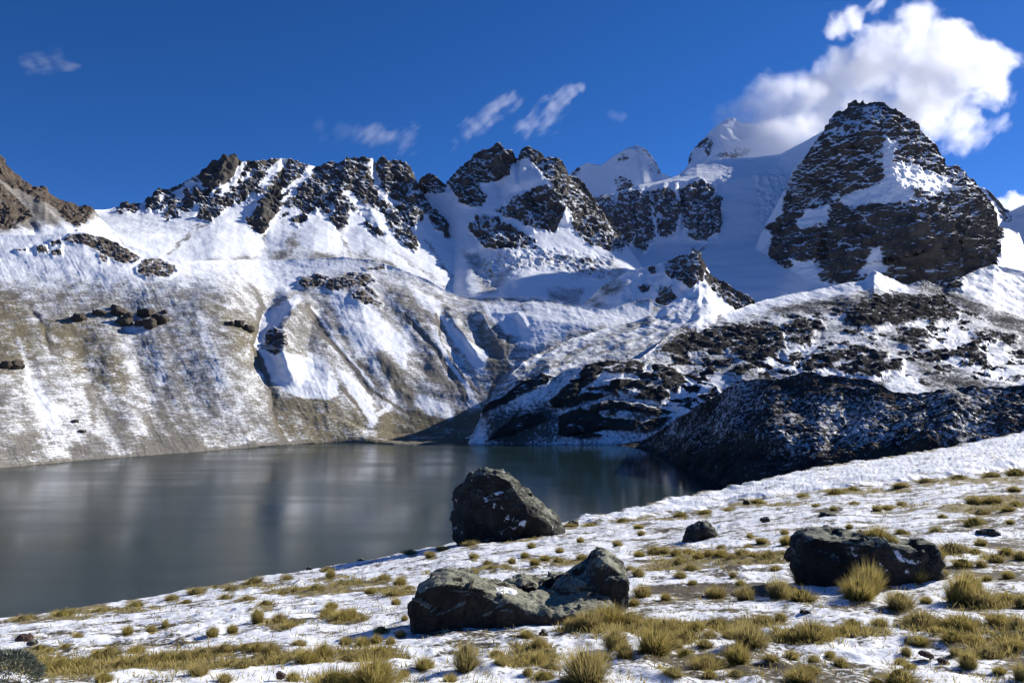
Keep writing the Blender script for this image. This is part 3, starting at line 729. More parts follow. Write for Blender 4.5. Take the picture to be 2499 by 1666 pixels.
build_sheet('hillside', -420, 1700, [
    [(-420, 590, 900), (-250, 575, 930), (0, 572, 985), (100, 575, 1010), (205, 566, 1040), (262, 584, 1050), (327, 605, 1060), (387, 623, 1070), (464, 638, 1090), (500, 638, 1120), (583, 633, 1190), (655, 638, 1230), (764, 630, 1250), (838, 627, 1260), (898, 633, 1260), (957, 650, 1250), (1002, 667, 1240), (1046, 685, 1230), (1088, 709, 1220), (1118, 721, 1220), (1165, 727, 1220), (1300, 725, 1200), (1334, 729, 1190), (1390, 740, 1170), (1447, 754, 1150), (1477, 754, 1150), (1512, 746, 1170), (1557, 732, 1190), (1584, 729, 1200), (1617, 749, 1180), (1700, 800, 1150)],
    [(-420, 660, 830), (0, 660, 915), (200, 660, 950), (327, 670, 960), (464, 690, 970), (560, 700, 980), (610, 700, 1040), (660, 695, 1100), (700, 690, 1120), (838, 690, 1130), (957, 710, 1140), (1088, 750, 1140), (1165, 760, 1145), (1300, 770, 1100), (1450, 790, 1080), (1700, 830, 1080)],
    [(-420, 850, 640), (0, 850, 730), (200, 850, 790), (400, 850, 830), (560, 860, 850), (610, 860, 870), (660, 860, 930), (800, 860, 940), (960, 880, 985), (1100, 890, 1000), (1230, 880, 1010), (1330, 880, 990), (1450, 880, 980), (1700, 890, 1000)],
    [(-420, 1020, 560), (0, 1000, 615), (200, 1000, 685), (400, 1000, 745), (600, 1000, 785), (660, 1000, 815), (800, 1010, 838), (890, 1045, 840), (960, 1060, 862), (1100, 1060, 872), (1190, 1056, 872), (1260, 1020, 880), (1400, 960, 900), (1700, 960, 930)],
    KS], M_HILL, step=2.0, smooth=10, rockf=rk, paintf=pt, rough=(3.0, 50), octv=6, rill=(0.42, 0.5, 21.0), bulgef=lambda x, y: 5.0 * polys(x, y, JR + KR, 9), rock_amp=4.2, rock_wl=20, back=(160, 0.3), skirt=40, warp=3.5,
    feats=[([(75, 745), (105, 800), (130, 880)], 13, -3.0), ([(180, 800), (230, 950), (310, 1090)], 50, -6), ([(450, 720), (520, 860), (600, 1050)], 80, 4), ([(300, 700), (330, 850), (400, 1080)], 60, -8), ([(60, 850), (100, 1000), (130, 1130)], 23, -3.0),
           ([(735, 715), (700, 780), (690, 850), (720, 950)], 62, 46), ([(640, 745), (612, 845), (660, 960), (690, 1080)], 23, -6.0), ([(750, 745), (825, 855), (905, 960), (960, 1040)], 17, -4.5), ([(850, 700), (930, 850), (1010, 970)], 70, 16), ([(1065, 760), (1090, 830), (1170, 950)], 17, -7.0), ([(1085, 750), (1130, 820), (1190, 900)], 23, 14),
           ([(990, 770), (1060, 850), (1135, 970)], 17, -4.0), ([(1240, 760), (1260, 800), (1290, 840)], 20, -7.0), ([(1160, 750), (1210, 820), (1240, 880)], 27, 10), ([(1255, 765), (1290, 800)], 13, 8), ([(960, 700), (1040, 800), (1110, 900)], 60, 12)])

# --- the rock knob below the glacier
KN = [[(1620, 642), (1664, 618), (1691, 610), (1710, 616), (1722, 650), (1712, 690), (1690, 700), (1665, 690), (1640, 680), (1625, 665)], [(1606, 700), (1640, 690), (1652, 725), (1640, 760), (1605, 740)], [(1720, 660), (1765, 686), (1812, 712), (1850, 738), (1840, 760), (1790, 756), (1750, 720), (1722, 690)], [(1585, 655), (1600, 648), (1602, 668), (1588, 670)], [(1560, 700), (1585, 685), (1580, 705), (1565, 715)]]
def rk(px, py):
    return polys(px, py, KN, 4)
def pt(a):
    px, py, r = a['px'], a['py'], a['rock']
    s = 0.85 + 0.5 * fbm(a['P'], 30, 4) - 0.4 * area(px, py, [(1400, 740), (1440, 700), (1500, 670), (1540, 680), (1500, 720), (1450, 745)], 14)
    return s * (1 - r) + r * rock_snow(a, 0.6, 2.4), np.zeros(s.shape)
build_sheet('rock_knob', 1380, 1920, [
    [(1380, 770, 1330), (1430, 735, 1340), (1480, 692, 1350), (1520, 668, 1360), (1560, 655, 1370), (1599, 648, 1380), (1620, 639, 1390), (1664, 621, 1390), (1691, 614, 1380), (1707, 617, 1380), (1718, 645, 1380), (1736, 669, 1375), (1765, 690, 1370), (1810, 714, 1360), (1840, 735, 1350), (1870, 760, 1340), (1920, 800, 1320)],
    [(1380, 800, 1250), (1520, 730, 1290), (1640, 690, 1300), (1700, 690, 1300), (1800, 760, 1300), (1920, 830, 1260)],
    [(1380, 880, 1100), (1920, 880, 1150)]], M_CRAG, step=2, smooth=5, rockf=rk, paintf=pt, rough=(3, 40), rock_amp=9, rock_wl=32, back=(120, 1.0),
    feats=[([(1700, 615), (1705, 660), (1690, 720)], 60, 40), ([(1600, 650), (1560, 720), (1540, 760)], 40, -12), ([(1640, 640), (1630, 700), (1610, 750)], 40, 14)])

# --- the moraine tongue
def pt(a):
    px, py = a['px'], a['py']
    st = fbm(np.stack([(px * 0.38 + py) / 11.0, (px - 0.5 * py) / 260.0, 0 * px], -1), 1, 4, 0.6, 9)
    s = 0.62 + 0.62 * st + 0.25 * sstep(1560, 1680, px) * sstep(820, 740, py) - 0.16 * sstep(820, 870, py)
    s = s + 0.5 * stroke(px, py, [(1602, 766), (1650, 733), (1700, 700)], 12, 10)
    return s, 0.12 + 0.3 * sstep(860, 900, py) + 0.2 * fbm(a['P'], 30, 3)
build_sheet('moraine_tongue', 1120, 1960, [
    [(1120, 1078, 826), (1165, 1052, 838), (1200, 985, 850), (1240, 922, 870), (1280, 879, 900), (1340, 850, 940), (1400, 825, 980), (1500, 795, 1050), (1560, 785, 1080), (1602, 764, 1110), (1646, 731, 1150), (1688, 702, 1180), (1706, 684, 1190), (1724, 693, 1190), (1750, 723, 1180), (1783, 755, 1170), (1860, 800, 1150), (1960, 850, 1120)],
    [(1120, 1079, 824), (1180, 1052, 830), (1240, 950, 850), (1340, 880, 900), (1500, 830, 980), (1600, 810, 1020), (1700, 790, 1040), (1860, 820, 1060), (1960, 870, 1060)],
    [(1120, 1081, 815), (1200, 1060, 815), (1340, 950, 830), (1600, 880, 920), (1960, 920, 960)]], M_HILL, step=2, smooth=5, paintf=pt, rough=(3.0, 26), back=(90, 0.5),
    feats=[([(1706, 686), (1660, 740), (1600, 780), (1480, 830)], 34, 16), ([(1724, 720), (1690, 770), (1600, 810)], 16, -9), ([(1760, 750), (1690, 790), (1560, 830), (1400, 870)], 20, 9), ([(1300, 870), (1380, 850), (1480, 840)], 12, -7), ([(1240, 930), (1330, 890), (1450, 870)], 14, 8)])

# --- the moraine crest and the glacier polished slabs, right
MR = [[(1380, 1000), (1348, 985), (1400, 930), (1432, 893), (1483, 884), (1512, 888), (1480, 900), (1450, 925), (1410, 960)],
      [(1466, 910), (1530, 888), (1580, 880), (1570, 905), (1500, 912)], [(1590, 890), (1640, 900), (1672, 930), (1680, 940), (1655, 950), (1620, 920), (1590, 905)], [(1545, 910), (1600, 915), (1612, 930), (1570, 930)],
      [(1478, 940), (1510, 927), (1560, 932), (1600, 942), (1580, 952), (1530, 955), (1495, 950)], [(1610, 938), (1640, 935), (1655, 950), (1645, 960), (1620, 950)], [(1575, 955), (1610, 950), (1628, 968), (1610, 987), (1570, 978), (1548, 970)],
      [(1385, 980), (1430, 965), (1468, 968), (1440, 985), (1385, 1000)], [(1430, 950), (1500, 948), (1510, 965), (1480, 962), (1440, 960)], [(1440, 998), (1490, 984), (1540, 990), (1600, 1005), (1618, 1018), (1560, 1012), (1500, 1005), (1450, 1008)],
      [(1370, 1020), (1420, 1000), (1470, 1015), (1540, 1025), (1565, 1040), (1540, 1050), (1460, 1050), (1420, 1045), (1370, 1045)], [(1365, 1040), (1430, 1050), (1465, 1062), (1440, 1070), (1365, 1065)], [(1560, 1045), (1600, 1025), (1635, 1028), (1610, 1050), (1570, 1060)],
      [(1180, 1000), (1240, 965), (1290, 930), (1345, 918), (1330, 940), (1270, 970), (1220, 995), (1185, 1015)], [(1220, 1045), (1260, 1020), (1320, 1015), (1340, 1030), (1300, 1045), (1230, 1070), (1190, 1078)], [(1290, 918), (1325, 912), (1352, 922), (1335, 930)],
      [(1600, 860), (1660, 820), (1720, 800), (1790, 795), (1900, 800), (1915, 850), (1860, 890), (1800, 880), (1760, 850), (1700, 860), (1640, 870)], [(1620, 850), (1700, 825), (1725, 840), (1660, 865)], [(1780, 905), (1820, 892), (1845, 903), (1800, 915)], [(1730, 965), (1745, 950), (1752, 965), (1735, 985), (1700, 975)], [(1655, 995), (1690, 985), (1680, 1000)],
      [(1912, 800), (1950, 780), (2000, 785), (2008, 805), (1980, 818), (1925, 818)], [(1920, 828), (1960, 820), (1980, 828), (1955, 846), (1925, 840)],
      [(2065, 770), (2100, 745), (2140, 718), (2200, 720), (2300, 725), (2340, 760), (2310, 785), (2240, 785), (2190, 795), (2130, 800), (2090, 790), (2070, 785)], [(2200, 800), (2250, 805), (2280, 830), (2220, 825)], [(2160, 828), (2200, 825), (2280, 842), (2230, 848)], [(2250, 850), (2330, 850), (2380, 840), (2410, 880), (2412, 905), (2380, 890), (2330, 872), (2280, 868)],
      [(1960, 890), (1990, 865), (2060, 855), (2140, 865), (2165, 872), (2150, 880), (2050, 880), (2010, 905), (1960, 912)], [(2030, 900), (2100, 880), (2200, 885), (2195, 910), (2120, 915), (2060, 912)], [(2060, 845), (2110, 850), (2150, 862), (2080, 858)],
      [(2370, 815), (2430, 815), (2440, 830), (2400, 832)], [(2440, 815), (2475, 820), (2480, 840), (2450, 845)], [(1840, 850), (1870, 858), (1855, 868)], [(2300, 690), (2350, 690), (2345, 705), (2310, 706)],
      [(2395, 600), (2440, 560), (2490, 565), (2499, 640), (2440, 630)]]
LEDGE = [(1560, 1010), (1600, 880), (1680, 800), (1800, 790), (1950, 765), (2100, 730), (2340, 730), (2470, 820), (2600, 930), (2100, 935), (1800, 935), (1650, 1020)]
def rk(px, py):
    g = np.stack([(px + 0.6 * py) / 62, (py - 0.18 * px) / 12, 0 * px], -1)
    led = sstep(0.06, 0.2, fbm(g, 1, 3, 0.55, 2)) * area(px, py, LEDGE, 30)
    return np.maximum(polys(px, py, MR, 5), 0.95 * led)
def pt(a):
    px, py, r, P = a['px'], a['py'], a['rock'], a['P']
    s = 0.56 + 0.4 * fbm(P, 45, 4) + 0.45 * stroke(px, py, [(1783, 768), (1860, 740), (1920, 725), (2040, 704), (2120, 690)], 13, 20, 0.6)
    s = s + 0.35 * polys(px, py, [[(2150, 675), (2200, 700), (2230, 720), (2160, 712)], [(2340, 700), (2430, 640), (2560, 680), (2560, 800), (2400, 730)], [(2220, 790), (2360, 800), (2560, 900), (2560, 940), (2400, 930), (2260, 860)], [(1860, 900), (1930, 850), (2000, 840), (1960, 870), (1930, 910)], [(2130, 920), (2230, 900), (2260, 950), (2180, 950)], [(1600, 980), (1680, 930), (1740, 930), (1640, 1030)]], 22)
    s = s - 0.34 * polys(px, py, [[(1880, 755), (2000, 728), (2110, 712), (2140, 722), (2060, 760), (1960, 770)], [(2210, 690), (2330, 740), (2560, 860), (2560, 810), (2420, 750), (2300, 705)], [(2200, 860), (2300, 880), (2420, 945), (2260, 945)], [(1190, 1010), (1350, 990), (1350, 1080), (1190, 1080)]], 20)
    return s * (1 - r) + r * (rock_snow(a, 1.02, 2.6, 0.8, 10) - 0.06), np.full(s.shape, 0.08) + 0.25 * area(px, py, [(1590, 880), (1700, 920), (1640, 1020), (1500, 1070)], 30)
def shore(l):
    return [(x, y, float(lake_d(x, y))) for x, y in l]
fe = [([(1350, 990), (1400, 930), (1480, 890)], 30, 12), ([(1600, 900), (1660, 945)], 40, 10), ([(1370, 1075), (1360, 1020), (1352, 985)], 20, -9), ([(1700, 860), (1660, 960), (1590, 1060)], 40, -14), ([(1920, 870), (1850, 920)], 30, -16), ([(2020, 800), (1930, 900)], 26, -16), ([(1910, 840), (1880, 880)], 20, -10), ([(2133, 660), (2155, 720)], 60, 18), ([(2250, 690), (2350, 800), (2450, 930)], 40, -10), ([(2060, 700), (2100, 760), (2110, 790)], 50, 20)]
fe += [([(1400 + 20 * k, 1000 - 30 * k), (1500 + 20 * k, 985 - 26 * k), (1600 + 10 * k, 1000 - 22 * k)], 13, 7) for k in range(-2, 4)]
build_sheet('slab_moraine', 1140, 2780, [
    [(1140, 1084, 788), (1152, 1060, 798), (1183, 998, 805), (1200, 968, 810), (1289, 926, 830), (1325, 914, 835), (1355, 920, 835), (1379, 905, 840), (1432, 890, 850), (1483, 882, 855), (1512, 885, 860), (1560, 876, 880), (1596, 849, 920), (1617, 825, 960), (1664, 798, 1020), (1724, 780, 1080), (1783, 760, 1130), (1859, 733, 1200), (1919, 717, 1240), (1978, 710, 1270), (2038, 696, 1300), (2109, 682, 1330), (2133, 661, 1350), (2151, 670, 1350), (2186, 685, 1350), (2216, 693, 1350), (2252, 682, 1370), (2305, 704, 1370), (2350, 675, 1420), (2377, 661, 1450), (2424, 646, 1480), (2499, 662, 1480), (2600, 660, 1450), (2780, 640, 1400)],
    [(1140, 1085, 787), (1165, 1060, 793), (1200, 1000, 800), (1355, 960, 810), (1480, 930, 820), (1600, 900, 860), (1724, 840, 980), (1900, 770, 1120), (2133, 730, 1220), (2300, 750, 1250), (2500, 740, 1330), (2780, 740, 1250)],
    [(1140, 1086, 786), (1180, 1060, 788), (1210, 1030, 790), (1355, 1010, 790), (1480, 990, 795), (1600, 980, 800), (1724, 930, 830), (1900, 860, 920), (2133, 830, 980), (2300, 850, 980), (2500, 860, 1000), (2780, 850, 950)],
    [(1140, 1087, 785), (1190, 1081, 783), (1330, 1082, 776), (1580, 1084, 766), (1700, 1040, 780), (1810, 960, 790), (1900, 950, 800), (2133, 950, 800), (2300, 980, 780), (2780, 970, 760)],
    [(1140, 1092, 770), (1580, 1092, 750), (1700, 1080, 730), (2780, 1080, 690)]], M_MOR, step=2.0, smooth=7, feats=fe,
    rockf=rk, paintf=pt, rough=(3.0, 34), bulgef=lambda x, y: 8.0 * polys(x, y, MR, 13), rock_amp=4.0, rock_wl=34, strata=(3.0, (-0.25, 0.1, 0.96)), fine=False, ribs=False, back=(150, 0.6), skirt=30, warp=6)

# --- the dark block moraine on the near right shore
def pt(a):
    px, py, P = a['px'], a['py'], a['P']
    st = ridged(P, 22, 4, 0.6, 5)
    s = 0.13 + 0.22 * st + 0.34 * fbm(P, 60, 3, 0.5, 2) - 0.2 * sstep(1060, 1130, py)
    s = s + 0.16 * polys(px, py, [[(2000, 960), (2150, 990), (2200, 1080), (2100, 1110), (2000, 1050)], [(2280, 1000), (2420, 980), (2440, 1060), (2330, 1060)], [(1740, 1030), (1840, 1010), (1830, 1070)]], 40)
    veg = 0.8 * area(px, py, [(1575, 1082), (1660, 1050), (1760, 1040), (1800, 1080), (1700, 1110), (1620, 1110)], 26) + 0.25 * sstep(0.1, 0.4, fbm(P, 40, 3, 0.5, 6))
    return s, veg
def rk(px, py):
    return np.clip(0.55 + 0.45 * perlin(np.stack([px / 40, py / 25, 0 * px], -1)) * 2, 0, 1) * sstep(1566, 1640, px)
NSH = shore([(1480, 1090), (1540, 1090), (1566, 1092), (1580, 1102), (1617, 1117), (1640, 1129), (1691, 1155), (1768, 1187), (1850, 1215), (2000, 1240), (2400, 1260), (2780, 1270)])
build_sheet('dark_moraine', 1480, 2780, [
    [(1480, 1086, 765), (1566, 1078, 768), (1632, 1036, 700), (1691, 998, 640), (1751, 962, 590), (1810, 929, 560), (1889, 925, 530), (1966, 907, 510), (2038, 916, 500), (2127, 925, 480), (2186, 955, 462), (2246, 961, 450), (2350, 946, 440), (2424, 949, 436), (2499, 937, 430), (2780, 930, 400)],
    [(1480, 1088, 760), (1566, 1084, 755), (1632, 1060, 680), (1700, 1030, 600), (1810, 985, 515), (2000, 965, 470), (2200, 1000, 425), (2500, 1000, 395), (2780, 990, 370)],
    [(1480, 1089, 757), (1566, 1088, 745), (1632, 1095, 640), (1700, 1085, 540), (1810, 1070, 455), (2000, 1060, 415), (2200, 1080, 385), (2500, 1080, 360), (2780, 1080, 340)],
    NSH], M_DARK, step=2.0, smooth=8, rockf=rk, paintf=pt, rough=(3.0, 30), rock_amp=4.0, rock_wl=18, back=(60, 0.5), skirt=30,
    feats=[([(1760, 1045), (1850, 1055), (1960, 1090)], 50, 16), ([(1690, 1085), (1770, 1060), (1860, 1080)], 26, -8), ([(2100, 960), (2060, 1040), (2000, 1110)], 50, -12), ([(2350, 960), (2300, 1040), (2200, 1100)], 70, 20), ([(1900, 935), (1880, 1010), (1960, 1060)], 60, 14)])

# --- unseen spur, added beyond the right edge to cast shade on the dark moraine
def pt(a):
    return 0.75 + 0.5 * fbm(a['P'], 40, 4) + 0.3 * (a['nz'] - 0.7), np.full(a['rock'].shape, 0.1)
build_sheet('added_shade_spur', 2660, 4300, [
    [(2660, 930, 960), (2720, 620, 960), (2800, 400, 960), (2900, 300, 950), (3100, 240, 940), (3400, 200, 940), (4300, 150, 950)],
    [(2660, 960, 820), (2900, 700, 800), (3400, 700, 740), (4300, 650, 720)],
    [(2660, 1080, 560), (4300, 1060, 520)]], M_MOR, step=7, smooth=6, paintf=pt, rough=(9, 70), back=(260, 1.1))

# ------------------------------------------------------------------ the lake
N = NT('lake_water')
q = N.pos((1, 1, 0))
w1 = N.noise(N.vmul(q, (0.5, 0.9, 1)), 1.1, 4, 0.6)
w2 = N.noise(q, 0.02, 3, 0.5)
calm = N.noise(N.vmul(q, (0.4, 1.4, 1)), 0.012, 3, 0.6)
rg = N.ramp(calm, 0.35, 0.62, 0.13, 0.22)
nb = N.bump(N.math('ADD', w1, N.math('MULTIPLY', w2, 3)), 0.16, 0.12)
gx_ = N.t.nodes.new('ShaderNodeSeparateXYZ'); N.put(gx_.inputs[0], N.pos())
rg = N.math('MULTIPLY', rg, N.ramp(gx_.outputs[0], -60, 90, 1.0, 0.3))      # the bay on the right lies sheltered
N.bsdf((0.013, 0.028, 0.029), rg, nb, 0.12, IOR=1.333)
gx = np.linspace(-1300, 1100, 40); gy = np.linspace(40, 1000, 40)
GX, GY = np.meshgrid(gx, gy)
lk = link_mesh('lake', np.stack([GX, GY, 0 * GX], -1).reshape(-1, 3), grid_faces(40, 40)[:, ::-1], N.m)
lk['kind'] = 'structure'

# ------------------------------------------------------------------ the near slope
CREST = [(-500, 1640, 17), (-300, 1585, 18), (0, 1516, 20), (119, 1498, 21), (283, 1477, 22.5), (506, 1435, 25), (700, 1402, 27), (865, 1375, 29.5), (1051, 1337, 33), (1117, 1322, 34), (1250, 1303, 35.5), (1400, 1284, 37), (1504, 1270, 38), (1624, 1256, 40), (1715, 1245, 41), (1810, 1225, 43), (1944, 1206, 45), (2040, 1191, 46.5), (2173, 1183, 48), (2269, 1168, 49.5), (2499, 1145, 53), (3000, 1080, 58)]
BOT_Y, BOT_INV = 1700.0, 1 / 5.7

def ground_d(px, py):
    cy, cd = curve(CREST, px)
    t = (np.asarray(py, float) - cy) / (BOT_Y - cy)
    return 1.0 / (1 / cd + t * (BOT_INV - 1 / cd))

def hummock(x, y):
    """height of the lumps of the ground in metres"""
    p = np.stack([x, y, 0 * x], -1)
    far = np.clip(np.hypot(x, y) / 20.0, 0.6, 1.6)
    h = 0.10 * far * fbm(p, 2.6, 2, 0.5, 1) + 0.06 * fbm(p, 0.8, 3, 0.55, 4)
    lumpy = sstep(-0.25, 0.3, perlin(p / 3.1 + 21))
    b = np.clip(perlin(p / 0.42 + 9) - 0.12, 0, 1)
    return h + lumpy * (0.17 * b + 0.03 * fbm(p, 0.2, 2, 0.5, 5)) + 0.012 * fbm(p, 0.16, 2, 0.5, 15)

def on_ground(px, py):
    """a point of the ground at a place of the photograph"""
    d = ground_d(px, py)
    P = at(px, py, d)
    P[..., 2] += hummock(P[..., 0], P[..., 1])
    return P

# tufts of the photograph: x, y of the foot, width, height in its pixels
TUFTS = [(1433, 1664, 106, 84), (1504, 1587, 72, 58), (1594, 1600, 90, 68), (1828, 1579, 95, 61), (1799, 1621, 69, 53), (1727, 1632, 74, 34), (1525, 1611, 45, 34), (1568, 1454, 42, 29), (1557, 1409, 27, 21), (1626, 1467, 29, 21), (1748, 1452, 53, 29), (1820, 1460, 45, 34), (1900, 1458, 56, 45), (1316, 1584, 45, 37), (1313, 1619, 37, 34), (1440, 1540, 66, 40), (1486, 1528, 74, 50), (1540, 1524, 66, 34), (1590, 1536, 50, 26), (1626, 1547, 61, 42), (1745, 1526, 80, 29), (1700, 1545, 40, 22), (1642, 1668, 53, 20), (1865, 1515, 40, 19), (1400, 1536, 50, 30), (1675, 1560, 40, 18),
         (1960, 1428, 50, 42), (1957, 1466, 77, 34), (2095, 1462, 82, 58), (2119, 1446, 64, 66), (2244, 1422, 45, 37), (2196, 1478, 61, 40), (2339, 1462, 77, 82), (2395, 1467, 80, 45), (2372, 1440, 60, 50), (2456, 1458, 42, 22), (2496, 1475, 40, 32), (2249, 1523, 85, 40), (2344, 1528, 88, 40), (1940, 1566, 60, 34), (1985, 1562, 74, 42), (2066, 1544, 58, 29), (2025, 1552, 50, 24), (2363, 1627, 50, 45), (2199, 1668, 80, 36), (1955, 1668, 69, 32), (2050, 1619, 34, 21), (2199, 1608, 32, 19), (2485, 1536, 46, 44), (2437, 1523, 64, 32), (2477, 1579, 53, 27), (2413, 1595, 66, 27), (2323, 1568, 61, 27), (2375, 1562, 45, 22), (2498, 1656, 50, 40), (2440, 1640, 34, 20), (2290, 1540, 40, 20),
         (1994, 1304, 40, 19), (1920, 1330, 37, 27), (2201, 1300, 40, 15), (2283, 1292, 34, 15), (2379, 1279, 58, 21), (2395, 1330, 34, 21), (2323, 1348, 66, 21), (2286, 1375, 45, 34), (2458, 1351, 53, 21), (2493, 1367, 36, 24), (2461, 1409, 27, 19), (2395, 1388, 24, 19), (2350, 1388, 50, 21), (2430, 1372, 40, 18), (2270, 1345, 30, 16),
         (910, 1670, 96, 68), (817, 1670, 100, 40), (780, 1672, 50, 28), (1138, 1635, 56, 61), (1035, 1629, 53, 34), (985, 1640, 34, 20), (1221, 1634, 34, 24), (746, 1619, 42, 32), (788, 1608, 45, 34), (661, 1595, 37, 27), (629, 1587, 34, 24), (730, 1574, 32, 16), (844, 1568, 37, 24), (918, 1566, 29, 21), (977, 1555, 27, 18), (987, 1515, 19, 19), (961, 1454, 58, 19), (977, 1428, 32, 21), (998, 1436, 34, 11), (770, 1441, 50, 16), (722, 1444, 32, 13), (687, 1449, 27, 11), (833, 1430, 53, 13), (876, 1422, 18, 11), (629, 1523, 29, 34), (682, 1515, 35, 24), (706, 1531, 32, 16), (839, 1512, 50, 26), (800, 1500, 40, 20), (861, 1508, 26, 26), (685, 1616, 53, 18), (616, 1618, 40, 16), (849, 1605, 58, 15), (929, 1595, 66, 20), (880, 1602, 40, 18), (1285, 1560, 36, 24),
         (518, 1551, 30, 25), (568, 1539, 30, 21), (310, 1551, 25, 22), (369, 1542, 22, 18), (402, 1533, 18, 18), (190, 1554, 30, 18), (604, 1468, 42, 14), (455, 1468, 26, 10), (253, 1661, 42, 27), (333, 1590, 42, 25), (268, 1596, 60, 21), (149, 1629, 60, 22), (110, 1640, 60, 22), (655, 1596, 30, 20), (200, 1625, 50, 20), (300, 1622, 60, 20), (350, 1618, 60, 22), (400, 1610, 56, 22), (450, 1604, 60, 22), (500, 1596, 60, 20), (550, 1590, 56, 20), (600, 1586, 40, 16), (240, 1598, 40, 18), (60, 1600, 50, 20), (95, 1585, 36, 14), (120, 1590, 30, 12), (650, 1610, 50, 22), (570, 1618, 50, 18), (480, 1625, 46, 16), (160, 1584, 26, 14),
         (2380, 1229, 50, 24), (2422, 1229, 50, 24), (2475, 1199, 38, 15), (2395, 1252, 50, 14), (1921, 1329, 36, 24), (1860, 1325, 45, 15), (1826, 1336, 22, 12), (2300, 1262, 30, 12), (2165, 1243, 26, 12), (2085, 1232, 28, 10), (2140, 1246, 26, 14), (2200, 1232, 24, 11), (2480, 1232, 34, 14), (2460, 1250, 40, 14),
         (1623, 1352, 30, 20), (1650, 1356, 26, 16), (1680, 1352, 34, 20), (1705, 1366, 26, 18), (1730, 1360, 34, 22), (1760, 1362, 34, 20), (1785, 1366, 30, 16), (1810, 1360, 34, 18), (1840, 1362, 26, 13), (1880, 1362, 50, 16), (1910, 1356, 40, 16), (1560, 1358, 26, 16), (1598, 1352, 38, 20), (1687, 1386, 26, 18), (1420, 1364, 28, 16), (1330, 1366, 28, 16), (1362, 1374, 26, 12), (1366, 1350, 20, 14), (1250, 1375, 20, 14), (1100, 1400, 40, 13), (1150, 1400, 40, 11), (1200, 1396, 40, 12), (1190, 1380, 30, 12),
         (1390, 1285, 40, 8), (1440, 1282, 50, 8), (1520, 1272, 36, 8), (1300, 1308, 40, 9), (1240, 1316, 40, 9), (1200, 1318, 30, 9), (1660, 1262, 36, 8), (1720, 1256, 40, 9), (1780, 1245, 40, 9), (1850, 1228, 40, 9), (1960, 1214, 40, 9), (2040, 1204, 50, 11), (2080, 1196, 40, 11), (2200, 1190, 50, 10), (2260, 1180, 50, 10), (2340, 1170, 40, 10), (2420, 1165, 50, 10), (2480, 1160, 50, 11), (1150, 1332, 40, 9), (1080, 1342, 40, 8), (1000, 1352, 40, 8), (800, 1392, 40, 8), (700, 1412, 40, 9), (620, 1424, 50, 9), (480, 1448, 50, 8), (330, 1478, 50, 9), (250, 1492, 60, 10), (150, 1505, 60, 10), (60, 1516, 60, 11), (560, 1440, 40, 8), (420, 1462, 40, 8), (1471, 1390, 30, 14), (1500, 1400, 22, 10), (1660, 1410, 30, 14), (1690, 1425, 24, 12), (2300, 1405, 30, 15)]
_r = np.random.default_rng(41)
while len(TUFTS) < 285:
    _x = 250 + 2230 * _r.random() ** 0.7
    _c = float(np.interp(_x, [q[0] for q in CREST], [q[1] for q in CREST]))
    _y = _c + 14 + (1655 - _c) * _r.random() ** 0.85
    if all(abs(_x - q[0]) > 0.5 * q[2] + 12 or abs(_y - q[1]) > 14 for q in TUFTS) and not (1000 < _x < 1530 and 1400 < _y < 1600) and not (1930 < _x < 2290 and 1300 < _y < 1440) and not (1090 < _x < 1390 and _y < 1335):
        _k = (_y - 1100) / 560.0
        TUFTS.append((round(_x), round(_y), round(14 + 26 * _k * (0.5 + _r.random())), round(8 + 13 * _k * (0.5 + _r.random()))))
# low mats of dry grass: x, y, half width, half height
MATS = [(350, 1612, 280, 18), (130, 1635, 120, 20), (90, 1600, 60, 8), (250, 1490, 140, 7), (120, 1508, 120, 6), (560, 1432, 120, 6), (760, 1440, 120, 12), (860, 1420, 90, 12), (840, 1508, 55, 16), (690, 1522, 45, 12), (970, 1440, 50, 12), (900, 1596, 90, 12), (720, 1608, 90, 14), (1110, 1402, 70, 6), (1200, 1392, 70, 6), (1230, 1315, 90, 6), (1480, 1540, 110, 22), (1620, 1540, 70, 20), (1730, 1530, 80, 14), (1850, 1520, 60, 8), (1750, 1365, 150, 14), (1900, 1360, 60, 10), (1640, 1380, 80, 10), (1960, 1560, 90, 16), (2090, 1545, 80, 12), (2260, 1528, 70, 14), (2340, 1530, 80, 22), (2430, 1580, 70, 22), (2400, 1470, 90, 14), (2460, 1360, 60, 10), (2330, 1350, 60, 8), (2380, 1240, 80, 12), (1560, 1266, 160, 4), (1850, 1230, 120, 5), (2100, 1198, 120, 6), (2350, 1172, 160, 7), (860, 1655, 110, 16), (1300, 1600, 60, 24), (1240, 1620, 40, 12), (2480, 1540, 50, 30), (1400, 1372, 60, 8), (1660, 1560, 60, 16), (2470, 1225, 50, 12), (2200, 1236, 70, 6)]

def mat_mask(px, py):
    m = np.zeros(px.shape)
    for x, y, rx, ry in MATS:
        m = np.maximum(m, 1 - sstep(0.5, 1.25, np.hypot((px - x) / rx, (py - y) / ry)))
    return m

